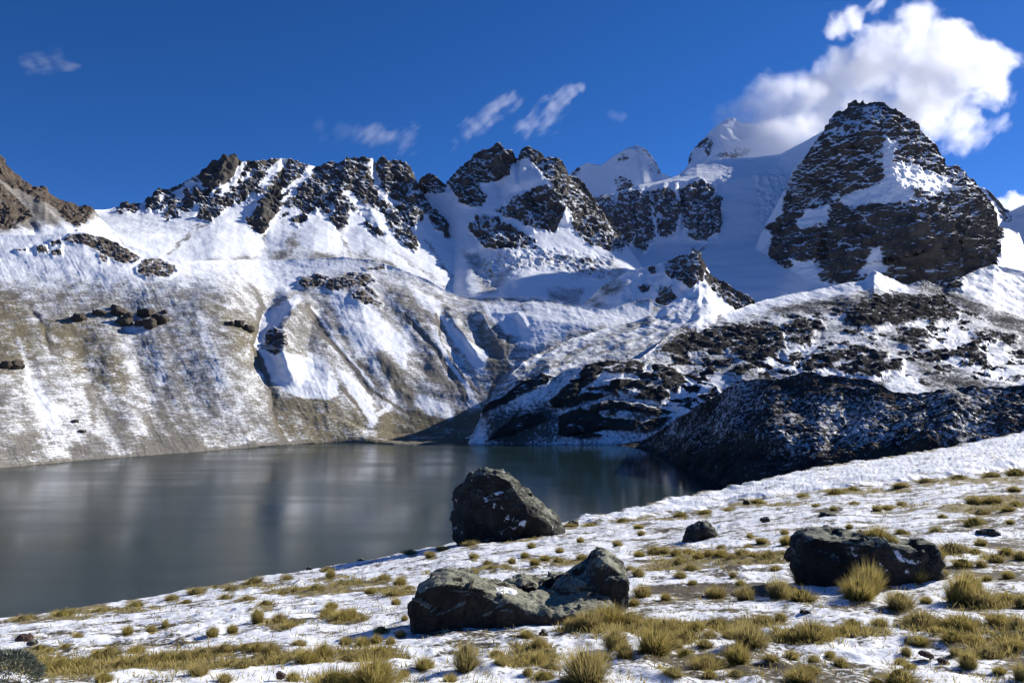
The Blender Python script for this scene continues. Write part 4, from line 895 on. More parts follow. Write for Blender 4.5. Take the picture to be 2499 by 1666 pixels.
N = NT('snowy_grass_ground')
p = N.pos()
n1 = N.noise(p, 3.2, 5, 0.6); n2 = N.noise(p, 0.55, 3, 0.5); n3 = N.noise(p, 17.0, 3, 0.6)
soil = N.mix(N.ramp(n3, 0.35, 0.65), (0.045, 0.037, 0.026), (0.11, 0.09, 0.058))
straw = N.mix(N.ramp(n1, 0.35, 0.65), (0.27, 0.22, 0.11), (0.15, 0.125, 0.06))
low = N.mix(N.ramp(N.math('ADD', N.attr('veg'), N.math('MULTIPLY', N.math('SUBTRACT', n1, 0.5), 0.8)), 0.2, 0.6), soil, straw)
pat = N.math('ADD', N.math('MULTIPLY', n1, 0.55), N.math('MULTIPLY', n3, 0.45))
sn = N.math('ADD', N.attr('snow'), N.math('MULTIPLY', N.math('SUBTRACT', pat, 0.5), 2.6))
sf = N.ramp(sn, 0.32, 0.62)
h = N.math('ADD', N.math('MULTIPLY', n1, 0.06), N.math('MULTIPLY', n3, 0.018))
N.bsdf(N.mix(sf, low, SNOW), N.ramp(sf, 0, 1, 0.9, 0.55, False), N.bump(h, 0.55, 1.0), 0.3)
M_GROUND = N.m

step = 2.5
xs = np.arange(-500, 3001, step)
cy, cd = curve(CREST, xs)
nr = 230
t = np.concatenate([np.linspace(0, 1, nr), 1 + (np.linspace(0, 1, 22)[1:] ** 1.5) * 2.2])[:, None]
Y = cy + t * (BOT_Y - cy)
X = np.broadcast_to(xs, Y.shape).copy()
D = 1.0 / (1 / cd + t * (BOT_INV - 1 / cd))
P = at(X, Y, D)
hd = P[0] - EYE; hd[:, 2] = 0; hd /= np.linalg.norm(hd, axis=1)[:, None]
tb = (np.linspace(0, 1, 40)[1:] ** 1.6 * 130)[::-1]
B = P[0][None] + hd[None] * tb[:, None, None]
drop = np.where(tb < 6, 0.5 * tb ** 2 / 12, 1.5 + 0.5 * (tb - 6))
B[..., 2] -= (0.12 * tb + drop)[:, None]
P = np.concatenate([B, P]); X = np.concatenate([np.repeat(X[:1], len(tb), 0), X]); Y = np.concatenate([np.repeat(Y[:1], len(tb), 0), Y])
P[..., 2] += hummock(P[..., 0], P[..., 1])
mm = mat_mask(X + 40 * perlin(P / 1.1), Y + 12 * perlin(P / 0.9 + 7))
foot = np.zeros(X.shape)
for x, y, w, hh in TUFTS:
    m = (abs(X - x) < w) & (abs(Y - y) < w * 0.5)
    foot[m] = np.maximum(foot[m], 1 - sstep(0.35, 1.0, np.hypot((X[m] - x) / (0.62 * w), (Y[m] - y + 0.06 * w) / (0.24 * w + 2))))
bare = polys(X + 30 * perlin(P / 0.8 + 3), Y + 7 * perlin(P / 0.5 + 33), [[(1560, 1432), (1700, 1424), (1880, 1420), (1960, 1440), (1880, 1452), (1760, 1446), (1600, 1442)], [(660, 1524), (760, 1500), (850, 1490), (880, 1515), (840, 1522), (760, 1510), (690, 1535)], [(1660, 1252), (1740, 1240), (1720, 1248)], [(1990, 1245), (2060, 1236), (2050, 1250), (1985, 1258)]], 5)  # bare soil; the first strip also paints in the flat-topped boulder's shadow
p2 = np.stack([P[..., 0], P[..., 1], 0 * X], -1)
lean = sstep(900, 1500, X) * 0.06 + 0.05
snow = 0.67 - lean + 0.55 * fbm(p2, 1.5, 5, 0.65, 2) - 0.10 * sstep(0.1, 0.5, fbm(p2, 5.0, 2, 0.5, 12)) - 0.55 * mm - 0.45 * foot - 0.62 * bare - 0.1 * sstep(2300, 2499, X)
veg = 0.3 + 0.7 * mm + 0.5 * foot - 0.5 * bare
gr = link_mesh('near_slope', P.reshape(-1, 3), grid_faces(*X.shape), M_GROUND, {'snow': snow, 'veg': veg, 'rock': 0 * snow})
gr['kind'] = 'structure'

# the next roll of the slope
R0 = [(1330, 1306, 38), (1398, 1288, 41), (1504, 1276, 43), (1624, 1262, 46), (1715, 1251, 48), (1810, 1232, 51), (1944, 1213, 54), (2173, 1190, 58), (2269, 1176, 60), (2499, 1153, 65), (3000, 1090, 74)]
R1 = [(1330, 1300, 39), (1398, 1281, 42), (1504, 1266, 44.2), (1624, 1248, 47.4), (1715, 1234, 49.6), (1810, 1214, 52.8), (1944, 1190, 56), (2173, 1164, 60.2), (2269, 1148, 62.4), (2499, 1120, 67.8), (3000, 1050, 77.5)]
R2 = [(1330, 1296, 42), (1398, 1270, 46), (1504, 1248, 52), (1600, 1226, 60), (1696, 1206, 68), (1791, 1187, 76), (1868, 1168, 84), (1944, 1149, 92), (2078, 1126, 102), (2173, 1113, 108), (2307, 1092, 116), (2403, 1073, 122), (2499, 1052, 128), (3000, 950, 150)]
def pt(a):
    p2 = a['P'].copy(); p2[..., 2] = 0
    sk = np.interp(a['px'], [q[0] for q in R2], [q[1] for q in R2])
    lo = np.interp(a['px'], [q[0] for q in R0], [q[1] for q in R0])
    edge = sstep(6, 0, a['py'] - sk) + sstep(12, 3, lo - a['py'])
    return 0.70 + 0.6 * fbm(p2, 2.6, 5, 0.65, 2) - 0.4 * np.clip(edge, 0, 1), 0.5 + 0 * edge
roll = build_sheet('far_slope', 1330, 3000, [R2, R1, R0, [(x, y + 40, d - 3) for x, y, d in R0]], M_GROUND, step=2.2, smooth=3, paintf=pt, rough=(0.45, 3.2), back=(150, 0.45), skirt=4, warp=1.0)

# ------------------------------------------------------------------ boulders
def ico(sub):
    import bmesh
    bm = bmesh.new()
    bmesh.ops.create_icosphere(bm, subdivisions=sub, radius=1.0)
    v = np.array([x.co[:] for x in bm.verts]); f = np.array([[x.index for x in q.verts] for q in bm.faces])
    bm.free()
    return v, f
ICO = {k: ico(k) for k in (4, 5, 6)}

def rock_material(name, dark, mid, lichen, amount, wl=0.3):
    N = NT(name)
    p = N.obj()
    a = N.noise(p, 1.1 / wl, 6, 0.65); b = N.noise(p, 0.35 / wl, 4, 0.6); c = N.noise(p, 6.0 / wl, 4, 0.6)
    v = N.voro(p, 2.2 / wl)
    base = N.mix(N.ramp(b, 0.35, 0.65), dark, mid)
    base = N.mix(N.ramp(c, 0.4, 0.7, 0, 0.6), base, tuple(0.45 * x for x in dark))
    li = N.ramp(N.math('ADD', N.math('ADD', a, N.math('MULTIPLY', c, 0.5)), N.attr('lichen')), 1.15 - amount, 1.35 - amount)
    base = N.mix(li, base, N.mix(N.ramp(c, 0.35, 0.65), lichen, tuple(0.6 * x for x in lichen)))
    sf = N.ramp(N.math('ADD', N.attr('snow'), N.math('MULTIPLY', N.math('SUBTRACT', a, 0.5), 2.0)), 0.42, 0.58)
    h = N.math('ADD', N.math('MULTIPLY', a, 0.6), N.math('ADD', N.math('MULTIPLY', c, 0.22), N.math('MULTIPLY', v, 0.25)))
    N.bsdf(N.mix(sf, base, SNOW), 0.88, N.bump(h, 0.9, wl * 0.28), 0.2)
    return N.m
M_ROCK = rock_material('lichened_boulder', (0.02, 0.0195, 0.018), (0.05, 0.045, 0.038), (0.24, 0.25, 0.19), 0.17)
M_ROCK_TAN = rock_material('weathered_boulder', (0.02, 0.0185, 0.016), (0.055, 0.048, 0.038), (0.29, 0.29, 0.215), 0.13)
M_ROCK_FAR = rock_material('brown_hill_boulder', (0.05, 0.042, 0.036), (0.1, 0.082, 0.064), (0.13, 0.115, 0.095), 0.1, 3.0)

def blob(outline, d, thick, sub=6, power=0.75, y_off=0.0, embed=0.0):
    """a lump whose outline was traced (photo pixels), d metres away, thick metres from front to back"""
    o = np.asarray(outline, float)
    c = (o.min(0) + o.max(0)) / 2
    C = at(c[0], c[1], d)
    m = d / FPX
    w = (o - c) * m; w[:, 1] *= -1
    if embed:
        low = w[:, 1].min()
        w[:, 1] = np.where(w[:, 1] < low * 0.55, w[:, 1] - embed, w[:, 1])
    ang = np.arctan2(w[:, 1], w[:, 0]); rad = np.hypot(w[:, 0], w[:, 1])
    # resample the outline densely so that its angle table follows its straight edges
    dense = np.concatenate([w[k] + (w[(k + 1) % len(w)] - w[k]) * np.linspace(0, 1, 12, endpoint=False)[:, None] for k in range(len(w))])
    ang = np.arctan2(dense[:, 1], dense[:, 0]); rad = np.hypot(dense[:, 0], dense[:, 1])
    k = np.argsort(ang); ang = ang[k]; rad = rad[k]
    v, f = ICO[sub]
    phi = np.arctan2(v[:, 2], v[:, 0])
    R = np.interp(phi, ang, rad, period=2 * np.pi)
    lat = np.arcsin(np.clip(v[:, 1], -1, 1))
    rho = np.abs(np.cos(lat)) ** power; dep = np.sign(lat) * np.abs(np.sin(lat)) ** power
    V = np.stack([rho * R * np.cos(phi), dep * thick / 2 + y_off, rho * R * np.sin(phi)], -1)
    return V, f.copy(), C

def roughen(V, f, size, amp=1.0, seed=0, cuts=()):
    """flat fracture faces, angular blocks and grain"""
    for nrm, c in cuts:
        nrm = np.asarray(nrm, float); nrm = nrm / np.linalg.norm(nrm)
        e = V @ nrm - c * size
        V = V - np.clip(e, 0, None)[:, None] * nrm * 0.93
    me_n = vnormals(V, f)
    o = 13.7 * seed
    q = V + 0.05 * size * np.stack([perlin(V / (0.3 * size) + o), perlin(V / (0.3 * size) + o + 9), perlin(V / (0.3 * size) + o + 19)], -1)
    h = 0.07 * facets(q + o, 0.46 * size, 5) + 0.034 * facets(q + o, 0.2 * size, 6) + 0.015 * facets(q + o, 0.085 * size, 7) + 0.012 * ridged(V, 0.16 * size, 4, 0.55, o)
    return V + me_n * (h * size * amp)[:, None]

def vnormals(V, f):
    fn = np.cross(V[f[:, 1]] - V[f[:, 0]], V[f[:, 2]] - V[f[:, 0]])
    n = np.zeros_like(V)
    for k in range(3):
        np.add.at(n, f[:, k], fn)
    return n / (np.linalg.norm(n, axis=1, keepdims=True) + 1e-12)

def photo_px(Pw):
    """where a world point lies in the photograph"""
    q = Pw - EYE
    y = q[:, 1] * CP + q[:, 2] * SP; z = -q[:, 1] * SP + q[:, 2] * CP
    return 1249.5 + FPX * q[:, 0] / y, 833 - FPX * z / y

def finish_rock(name, V, f, C, mat, label, paint=None, snow_thr=1.2, lichen=0.0, group=None, category='boulder'):
    n = vnormals(V, f)
    snow = 0.5 + 2.2 * (n[:, 2] - snow_thr)
    if paint:
        snow = np.maximum(snow, paint(*photo_px(V + C)))
    li = lichen + 0.55 * np.clip(n[:, 2], -0.4, 1) - 0.08
    ob = link_mesh(name, V, f, mat, {'snow': snow, 'lichen': li, 'rock': 0 * snow})
    ob.location = C
    return tag(ob, label, category, group)

# the big dark boulder that stands over the lake
o1 = [(1098, 1206), (1106, 1193), (1135, 1180), (1154, 1161), (1186, 1150), (1212, 1152), (1239, 1161), (1255, 1172), (1271, 1190), (1281, 1203), (1300, 1219), (1321, 1241), (1345, 1257), (1366, 1272), (1381, 1290), (1353, 1300), (1265, 1314), (1172, 1328), (1135, 1328), (1114, 1288), (1103, 1251), (1107, 1225)]
V, f, C = blob(o1, 31.5, 2.8, 6, 0.7, embed=0.25)
V = roughen(V, f, 2.6, 1.15, 1, cuts=[((-0.2, -1, 0.25), 0.42), ((0.75, -0.5, 0.55), 0.52), ((-0.8, -0.6, 0.3), 0.62)])
finish_rock('boulder', V, f, C, M_ROCK, 'biggest dark boulder standing on the brow of the slope in front of the lake',
            paint=lambda x, y: 0.14 + 0.27 * stroke(x, y, [(1180, 1213), (1215, 1240), (1240, 1270), (1278, 1284)], 6, 15, 0.9) + 0.5 * stroke(x, y, [(1210, 1204), (1226, 1202)], 4, 4))

# the broken boulder in the middle, a low trough with a standing fin
parts = [blob([(1014, 1481), (1019, 1441), (1026, 1428), (1062, 1412), (1093, 1405), (1130, 1407), (1165, 1422), (1205, 1440), (1232, 1470), (1240, 1520), (1200, 1570), (1120, 1590), (1040, 1590), (1008, 1575), (1004, 1545), (1018, 1524)], 9.3, 1.2, 5, 0.55, embed=0.08),
         blob([(1130, 1440), (1205, 1440), (1255, 1448), (1310, 1466), (1370, 1470), (1440, 1456), (1490, 1470), (1480, 1530), (1400, 1552), (1280, 1566), (1150, 1575)], 9.35, 1.05, 5, 0.5, embed=0.08),
         blob([(1222, 1424), (1245, 1408), (1276, 1398), (1305, 1405), (1326, 1416), (1371, 1413), (1400, 1408), (1420, 1450), (1400, 1500), (1300, 1500), (1230, 1480)], 10.6, 0.8, 5, 0.55, embed=0.1),
         blob([(1325, 1450), (1371, 1424), (1414, 1400), (1440, 1376), (1460, 1352), (1478, 1352), (1512, 1374), (1524, 1384), (1521, 1442), (1513, 1490), (1498, 1530), (1440, 1540), (1380, 1515), (1330, 1490)], 10.0, 1.05, 6, 0.38, embed=0.1)]
base = parts[0][2]
VV, FF, k = [], [], 0
for V, f, C in parts:
    VV.append(V + (C - base)); FF.append(f + k); k += len(V)
tmp = link_mesh('boulder_union', np.concatenate(VV), np.concatenate(FF), M_ROCK_TAN)
rm = tmp.modifiers.new('remesh', 'REMESH'); rm.mode = 'VOXEL'; rm.voxel_size = 0.022; rm.use_smooth_shade = True
dg = bpy.context.evaluated_depsgraph_get()
me = bpy.data.meshes.new_from_object(tmp.evaluated_get(dg))
me.calc_loop_triangles()
V = np.empty(len(me.vertices) * 3); me.vertices.foreach_get('co', V); V = V.reshape(-1, 3)
f = np.empty(len(me.loop_triangles) * 3, np.int32); me.loop_triangles.foreach_get('vertices', f); f = f.reshape(-1, 3)
bpy.data.objects.remove(tmp, do_unlink=True); bpy.data.meshes.remove(me)
for _ in range(1):                                   # soften the seams of the union
    e = np.concatenate([f[:, [0, 1]], f[:, [1, 2]], f[:, [2, 0]]])
    acc = np.zeros_like(V); cnt = np.zeros(len(V))
    np.add.at(acc, e[:, 0], V[e[:, 1]]); np.add.at(cnt, e[:, 0], 1)
    V = 0.4 * V + 0.6 * acc / np.maximum(cnt, 1)[:, None]
V = roughen(V, f, 1.3, 0.72, 2, cuts=[((-0.05, -1, 0.12), 0.30), ((0.97, -0.2, 0.1), 2.18)])
finish_rock('boulder', V, f, base, M_ROCK_TAN, 'broken lichened boulder in the foreground, a hollow trough with an upright fin at one end', lichen=0.08,
            paint=lambda x, y: 0.1 + 0.36 * stroke(x, y, [(1212, 1436), (1250, 1440)], 10, 12, 0.8))

# the flat topped boulder on the right
o3 = [(1935, 1372), (1949, 1348), (1952, 1327), (1968, 1308), (2034, 1307), (2095, 1310), (2135, 1312), (2172, 1311), (2220, 1322), (2252, 1327), (2268, 1345), (2281, 1383), (2287, 1418), (2207, 1436), (2153, 1442), (2061, 1440), (1994, 1428), (1941, 1390)]
V, f, C = blob(o3, 11.1, 1.0, 6, 0.55, embed=0.1)
V = roughen(V, f, 1.3, 1.15, 3, cuts=[((-0.1, -1, 0.12), 0.36), ((0.8, -0.62, 0.3), 0.66)])
finish_rock('boulder', V, f, C, M_ROCK, 'long flat-topped black boulder with tufts before it and on its top',
            paint=lambda x, y: 0.15 + 0.3 * stroke(x, y, [(2180, 1340), (2215, 1375), (2240, 1372)], 7, 9, 0.9) + 0.3 * stroke(x, y, [(2190, 1425), (2212, 1395)], 7, 7, 0.9) + 0.3 * stroke(x, y, [(2130, 1350), (2165, 1405)], 4, 5, 0.9))

o4 = [(1667, 1320), (1682, 1290), (1711, 1273), (1730, 1275), (1747, 1294), (1760, 1312), (1740, 1322), (1690, 1324)]
V, f, C = blob(o4, 20.9, 0.75, 5, 0.75, embed=0.08)
V = roughen(V, f, 1.0, 1.0, 4)
finish_rock('boulder', V, f, C, M_ROCK, 'small rounded dark boulder alone in the snow between the lake boulder and the flat-topped one')

def small_stone(outline_c, w, h, label, name='stone', mat=None, seed=0, group=None, category='stone', d=None):
    x, y = outline_c
    a = np.linspace(0, 2 * np.pi, 11)[:-1]
    r = np.random.default_rng(seed)
    k = 0.65 + 0.6 * r.random(10)
    o = [(x + w / 2 * k[i] * math.cos(t), y - h * 0.3 - h * 0.66 * k[i] * math.sin(t)) for i, t in enumerate(a)]
    dd = float(ground_d(x, y)) if d is None else d
    V, f, C = blob(o, dd, w * dd / FPX * 0.9, 4, 0.6)
    V = roughen(V, f, max(w, h) * dd / FPX, 1.5, seed)
    return finish_rock(name, V, f, C, mat or M_ROCK, label, group=group, category=category)
small_stone((2402, 1306), 32, 16, 'left one of two small black stones side by side in snow near the right edge', seed=21)
small_stone((2424, 1306), 30, 18, 'right one of two small black stones side by side in snow near the right edge', seed=22)
M_RED = rock_material('reddish_stone', (0.06, 0.036, 0.03), (0.1, 0.06, 0.048), (0.1, 0.08, 0.07), 0.0, 0.2)
small_stone((61, 1563), 34, 18, 'reddish brown stone half in the snow at the left edge', seed=23, mat=M_RED)
small_stone((80, 1570), 22, 10, 'flat dark stone right beside the reddish brown one', seed=24)
small_stone((1327, 1552), 26, 18, 'pale grey stone at the foot of the broken boulder among tufts', seed=25, mat=M_ROCK_TAN)
small_stone((685, 1652), 22, 14, 'small dark stone in snow left of the tall tuft at the bottom edge', seed=26, mat=M_RED)
small_stone((1966, 1498), 22, 14, 'small black stone in a snow hollow below the flat-topped boulder', seed=27)
small_stone((2076, 1557), 14, 10, 'tiny reddish stone in snow beneath a row of tufts at right', seed=28, mat=M_RED)
small_stone((2228, 1570), 36, 12, 'low dark stone lying flat among snow lumps and grass at right', seed=29)
small_stone((2262, 1600), 32, 12, 'flat reddish stone in the snow left of a round tuft at bottom right', seed=30, mat=M_RED)
small_stone((2300, 1618), 26, 12, 'dark reddish stone with snow cap just left of the round tuft at bottom right', seed=31, mat=M_RED)
small_stone((1400, 1282), 26, 14, 'grey stone at the lower end of the biggest dark boulder', seed=32, mat=M_ROCK_TAN)
small_stone((881, 1370), 16, 9, 'dark stone on the brow of the slope left of the biggest boulder', seed=33)
small_stone((755, 1390), 14, 8, 'little black stone on the brow above the shore, left of centre', seed=34)
small_stone((1820, 1228), 18, 8, 'black stone on the shaded roll of the far slope', seed=35)
small_stone((1868, 1270), 24, 9, 'dark stone in the snow behind the small rounded boulder', seed=36)
small_stone((2020, 1262), 44, 14, 'dark crumbled rock edge in the snow above the flat-topped boulder', seed=37)

ORD = ['first', 'second', 'third', 'fourth', 'fifth', 'sixth', 'seventh', 'eighth', 'ninth', 'tenth', 'eleventh', 'twelfth', 'thirteenth', 'fourteenth', 'fifteenth', 'sixteenth', 'seventeenth', 'eighteenth', 'nineteenth']
def ordinal(k):
    return ORD[k] if k < 19 else ('twentieth' if k == 19 else 'twenty-' + ORD[k - 20] if k < 29 else 'thirtieth' if k == 29 else 'thirty-' + ORD[k - 30] if k < 39 else 'fortieth' if k == 39 else 'forty-' + ORD[k - 40])

# boulders on the hillside across the lake
HB = [(190, 782, 26, 20, 'lone dark boulder on the snowy hillside across the lake, left of the boulder cluster'), (243, 768, 26, 16, 'flat brown boulder just left of the boulder cluster across the lake'),
      (562, 792, 18, 12, None), (582, 794, 26, 16, None), (606, 806, 26, 18, None), (15, 897, 24, 24, 'dark rock outcrop at the left edge of the hillside'), (40, 898, 30, 20, 'second dark outcrop block near the left edge of the hillside'),
      (183, 1030, 14, 8, 'small dark stone low on the snowy hillside above the water, the upper one'), (200, 1054, 15, 8, 'small dark stone low on the snowy hillside above the water, the lower one')]
HB += [(x, y, w, h, 'brown boulder of the hillside cluster') for x, y, w, h in [(281, 754, 20, 15), (293, 768, 30, 20), (305, 792, 30, 24), (314, 774, 18, 14), (352, 768, 36, 20), (341, 794, 22, 16), (368, 800, 28, 32), (389, 786, 32, 28), (402, 764, 14, 10)]]
dgs = bpy.context.evaluated_depsgraph_get()
def hit_terrain(px, py):
    r = ray(px, py); r = Vector(r / np.linalg.norm(r))
    ok, loc, nn, idx, ob, mw = SC.ray_cast(bpy.context.evaluated_depsgraph_get(), Vector(EYE) + r * 60, r)
    return np.array(loc) if ok else None
for i, (x, y, w, h, lab) in enumerate(HB):
    q = hit_terrain(x, y)
    if q is None:
        continue
    g = None
    if lab and lab.startswith('brown boulder of'):
        g = 'boulder cluster on the hillside'; nth = sum(1 for q in HB if q[4] == lab and q[0] < x)
        lab = 'brown boulder of the cluster on the hillside across the lake, ' + ordinal(nth) + ' from the left'
    if lab is None:
        lab, g = {562: 'leftmost', 582: 'middle', 606: 'rightmost'}[x] + ' of three dark rocks left of the gully across the lake', 'rocks beside the gully'
    small_stone((x, y), w * 1.15, h * 0.85, lab, 'boulder', M_ROCK_FAR, 50 + i, g, 'boulder', d=float(q[1]) + 0.8)

# ------------------------------------------------------------------ grass
N = NT('bunch_grass')
oi = N.t.nodes.new('ShaderNodeObjectInfo')
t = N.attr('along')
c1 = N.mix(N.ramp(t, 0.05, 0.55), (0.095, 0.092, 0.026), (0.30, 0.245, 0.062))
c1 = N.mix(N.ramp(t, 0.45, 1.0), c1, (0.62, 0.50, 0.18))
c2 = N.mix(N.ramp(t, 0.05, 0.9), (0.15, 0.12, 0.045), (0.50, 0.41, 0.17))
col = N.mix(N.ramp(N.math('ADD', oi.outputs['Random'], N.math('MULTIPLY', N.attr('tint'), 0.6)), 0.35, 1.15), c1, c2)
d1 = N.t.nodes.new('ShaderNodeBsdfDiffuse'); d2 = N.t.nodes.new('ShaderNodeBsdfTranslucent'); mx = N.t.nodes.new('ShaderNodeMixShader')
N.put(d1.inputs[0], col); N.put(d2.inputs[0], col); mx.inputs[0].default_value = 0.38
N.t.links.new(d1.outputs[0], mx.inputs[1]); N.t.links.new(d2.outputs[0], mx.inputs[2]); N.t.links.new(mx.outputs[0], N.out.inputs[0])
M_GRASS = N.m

def blades(n, r, base_r, lean, length, width, droop=0.5, centre=(0, 0, 0)):
    """ribbon blades: arrays of vertices, triangles, position along the blade and a tint"""
    phi = r.random(n) * 2 * np.pi; rb = np.sqrt(r.random(n))
    b = np.stack([base_r * rb * np.cos(phi), base_r * rb * np.sin(phi), np.zeros(n) - 0.03], -1)
    az = phi + r.normal(size=n) * 0.5
    th = lean * (0.12 + 0.88 * rb) * (0.55 + 0.9 * r.random(n))
    L = length * (0.66 + 0.42 * r.random(n) ** 1.6) * (1.0 - 0.12 * rb)
    seg = np.array([0.0, 0.4, 0.75, 1.0])
    V, A = [], []
    pos = b.copy()
    side = np.stack([-np.sin(az + r.normal(size=n) * 0.6), np.cos(az + r.normal(size=n) * 0.6), np.zeros(n)], -1)
    for k, s in enumerate(seg):
        if k:
            a = th * (1 + droop * (s - 0.3))
            dirv = np.stack([np.sin(a) * np.cos(az), np.sin(a) * np.sin(az), np.cos(a)], -1)
            pos = pos + dirv * (L * (seg[k] - seg[k - 1]))[:, None]
        w = width * (1.0, 0.85, 0.55, 0.0)[k]
        if k < 3:
            V += [pos - side * w / 2, pos + side * w / 2]; A += [np.full(n, s)] * 2
        else:
            V.append(pos); A.append(np.full(n, 1.0))
    V = np.stack(V, 1); A = np.stack(A, 1)
    tri = np.array([[0, 1, 3], [0, 3, 2], [2, 3, 5], [2, 5, 4], [4, 5, 6]])
    F = (np.arange(n)[:, None, None] * 7 + tri[None]).reshape(-1, 3)
    T = np.repeat(r.random(n), 7)
    return V.reshape(-1, 3) + np.asarray(centre), F, A.reshape(-1), T

def dome(rad, hgt, r):
    v, f = ICO4
    v = v * (1 + 0.18 * perlin(v * 2.3 + r.random() * 40)[:, None])
    v = v * (rad, rad, hgt)
    return v, f
v4, f4 = ico(2)
ICO4 = (v4, f4)
TUFT_MESH = []
for k in range(9):
    r = np.random.default_rng(300 + k)
    tall = k < 6
    V1, F1, A1, T1 = blades(980 if tall else 520, r, 0.34, 0.86 if tall else 1.05, 0.88, 0.019, 0.5)
    V2, F2, A2, T2 = blades(120, r, 0.32, 1.25, 0.62, 0.022, 0.5)
    V3, F3 = dome(0.40, 0.56, r)
    V = np.concatenate([V1, V2, V3]); F = np.concatenate([F1, F2 + len(V1), F3 + len(V1) + len(V2)])
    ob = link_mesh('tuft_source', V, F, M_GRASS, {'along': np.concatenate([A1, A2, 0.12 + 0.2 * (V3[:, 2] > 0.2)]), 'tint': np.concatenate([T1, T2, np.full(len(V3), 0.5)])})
    me = ob.data; me.name = 'grass_tuft'
    bpy.data.objects.remove(ob, do_unlink=True)
    TUFT_MESH.append(me)

SPECIAL = {(1433, 1664): 'tall golden tuft at the bottom edge below the broken boulder', (1594, 1600): 'broad golden green tuft right of the pair of tufts under the fin', (1504, 1587): 'dark-sided tuft right below the fin of the broken boulder', (1828, 1579): 'widest round tuft between the broken boulder and the right edge',
           (1799, 1621): 'bright tuft directly in front of the widest round tuft', (1727, 1632): 'low spreading tuft touching the bright one on its left', (910, 1670): 'tall straw tuft cut by the bottom edge left of the broken boulder', (817, 1670): 'low wide straw tuft cut by the bottom edge, left of the tall straw one', (1138, 1635): 'upright golden tuft in the snow in front of the broken boulder', (1035, 1629): 'loose tuft at the shaded left foot of the broken boulder',
           (2095, 1462): 'front one of two big tufts before the flat-topped boulder', (2119, 1446): 'rear one of two big tufts before the flat-topped boulder', (1960, 1428): 'tuft at the left end of the flat-topped boulder', (1957, 1466): 'low double tuft in front of the left end of the flat-topped boulder', (2244, 1422): 'rounded tuft growing against the right end of the flat-topped boulder', (2196, 1478): 'tuft in the snow below the right half of the flat-topped boulder',
           (2339, 1462): 'tallest dark green tuft right of the flat-topped boulder', (2395, 1467): 'wide brown tuft leaning on the tallest dark green one', (2372, 1440): 'golden tuft behind the tallest dark green one', (2363, 1627): 'single round tuft with a blue shadow at bottom right', (2199, 1668): 'tuft cut by the bottom edge, right part of the picture', (1955, 1668): 'half buried tuft cut by the bottom edge below the row of tufts',
           (1900, 1458): 'green tuft left of the double tuft by the flat-topped boulder', (1820, 1460): 'round tuft in line left of the flat-topped boulder, with long shadow', (1748, 1452): 'tuft at the far left of the line leading to the flat-topped boulder', (1568, 1454): 'round tuft in snow just right of the fin', (1557, 1409): 'small tuft behind the fin on its right', (1486, 1528): 'yellow grass clump hugging the foot of the fin', (1994, 1304): 'tuft peeking over the left top of the flat-topped boulder',
           (629, 1523): 'upright tuft left of a dark bare patch, lower left', (253, 1661): 'round brownish tuft at the bottom edge, left', (518, 1551): 'small tuft with a long blue shadow in open snow, left', (568, 1539): 'small tuft right behind the one with a long blue shadow, left', (310, 1551): 'small tuft alone in wind-textured snow at left', (190, 1554): 'tuft nearest the reddish stone at the left'}
def zone(x, y):
    if y < 1300 and x > 1330 and y > 1200 and x > 2060:
        return 'tuft on the upper right of the slope', 'tufts on the upper right of the slope'
    cyv = float(np.interp(x, [q[0] for q in CREST], [q[1] for q in CREST]))
    if y - cyv < 22:
        return 'low grass tuft on the brow of the near slope', 'low tufts along the brow'
    if x < 720 and y > 1575:
        return 'low tuft in the golden grass band at the lower left', 'tufts of the lower left grass band'
    if x < 1010:
        return 'straw tuft on the snowy slope left of the broken boulder', 'tufts left of the broken boulder'
    if y < 1420 and x < 1930:
        return 'brownish tuft in the belt of grass behind the broken boulder', 'tufts of the belt behind the broken boulder'
    if x < 1780:
        return 'golden tuft in the grass around the foot of the broken boulder', 'tufts around the broken boulder'
    if y < 1420:
        return 'tuft in the snow behind and beside the flat-topped boulder', 'tufts behind the flat-topped boulder'
    return 'tuft among the snow lumps of the lower right corner', 'tufts of the lower right corner'

def place_tuft(x, y, w, h, label, group, i, P=None):
    d = float(ground_d(x, y)) if P is None else float(P[1])
    P = on_ground(np.array(float(x)), np.array(float(y))) if P is None else P
    r = np.random.default_rng(1000 + i)
    ratio = h / w
    src = TUFT_MESH[r.integers(0, 6)] if ratio > 0.45 else TUFT_MESH[6 + r.integers(0, 3)]
    ob = bpy.data.objects.new('grass_tuft', src)
    m = d / FPX
    ob.location = P - np.array([0, 0, 0.01])
    k_ = 1.26 * (0.9 + 0.3 * r.random())
    sxy = k_ * w * m / 1.62; sz = k_ * max(h * m / 0.86, 0.45 * sxy)
    ob.scale = (sxy, sxy, sz)
    ob.rotation_euler = (r.normal() * 0.1, -0.08 + r.normal() * 0.1, r.random() * 6.28)
    COL.objects.link(ob)
    return tag(ob, label, 'grass tuft', group)
seen = {}
for i, (x, y, w, h) in sorted(enumerate(TUFTS), key=lambda q: q[1][0]):
    if (x, y) in SPECIAL:
        place_tuft(x, y, w, h, SPECIAL[(x, y)], 'golden grass tufts on the near slope', i)
    else:
        lab, grp = zone(x, y)
        k = seen.get(lab, 0); seen[lab] = k + 1
        place_tuft(x, y, w, h, lab + ', ' + ordinal(k) + ' from the left', 'golden grass tufts on the near slope', i)
q = at(np.array(2142.0), np.array(1318.0), np.array(11.0))
place_tuft(2142, 1318, 62, 36, 'golden tuft growing on top of the flat-topped boulder', None, 901, P=q)
q = at(np.array(2178.0), np.array(1326.0), np.array(10.9))
place_tuft(2178, 1326, 26, 20, 'little tuft in the cleft on top of the flat-topped boulder', None, 902, P=q)

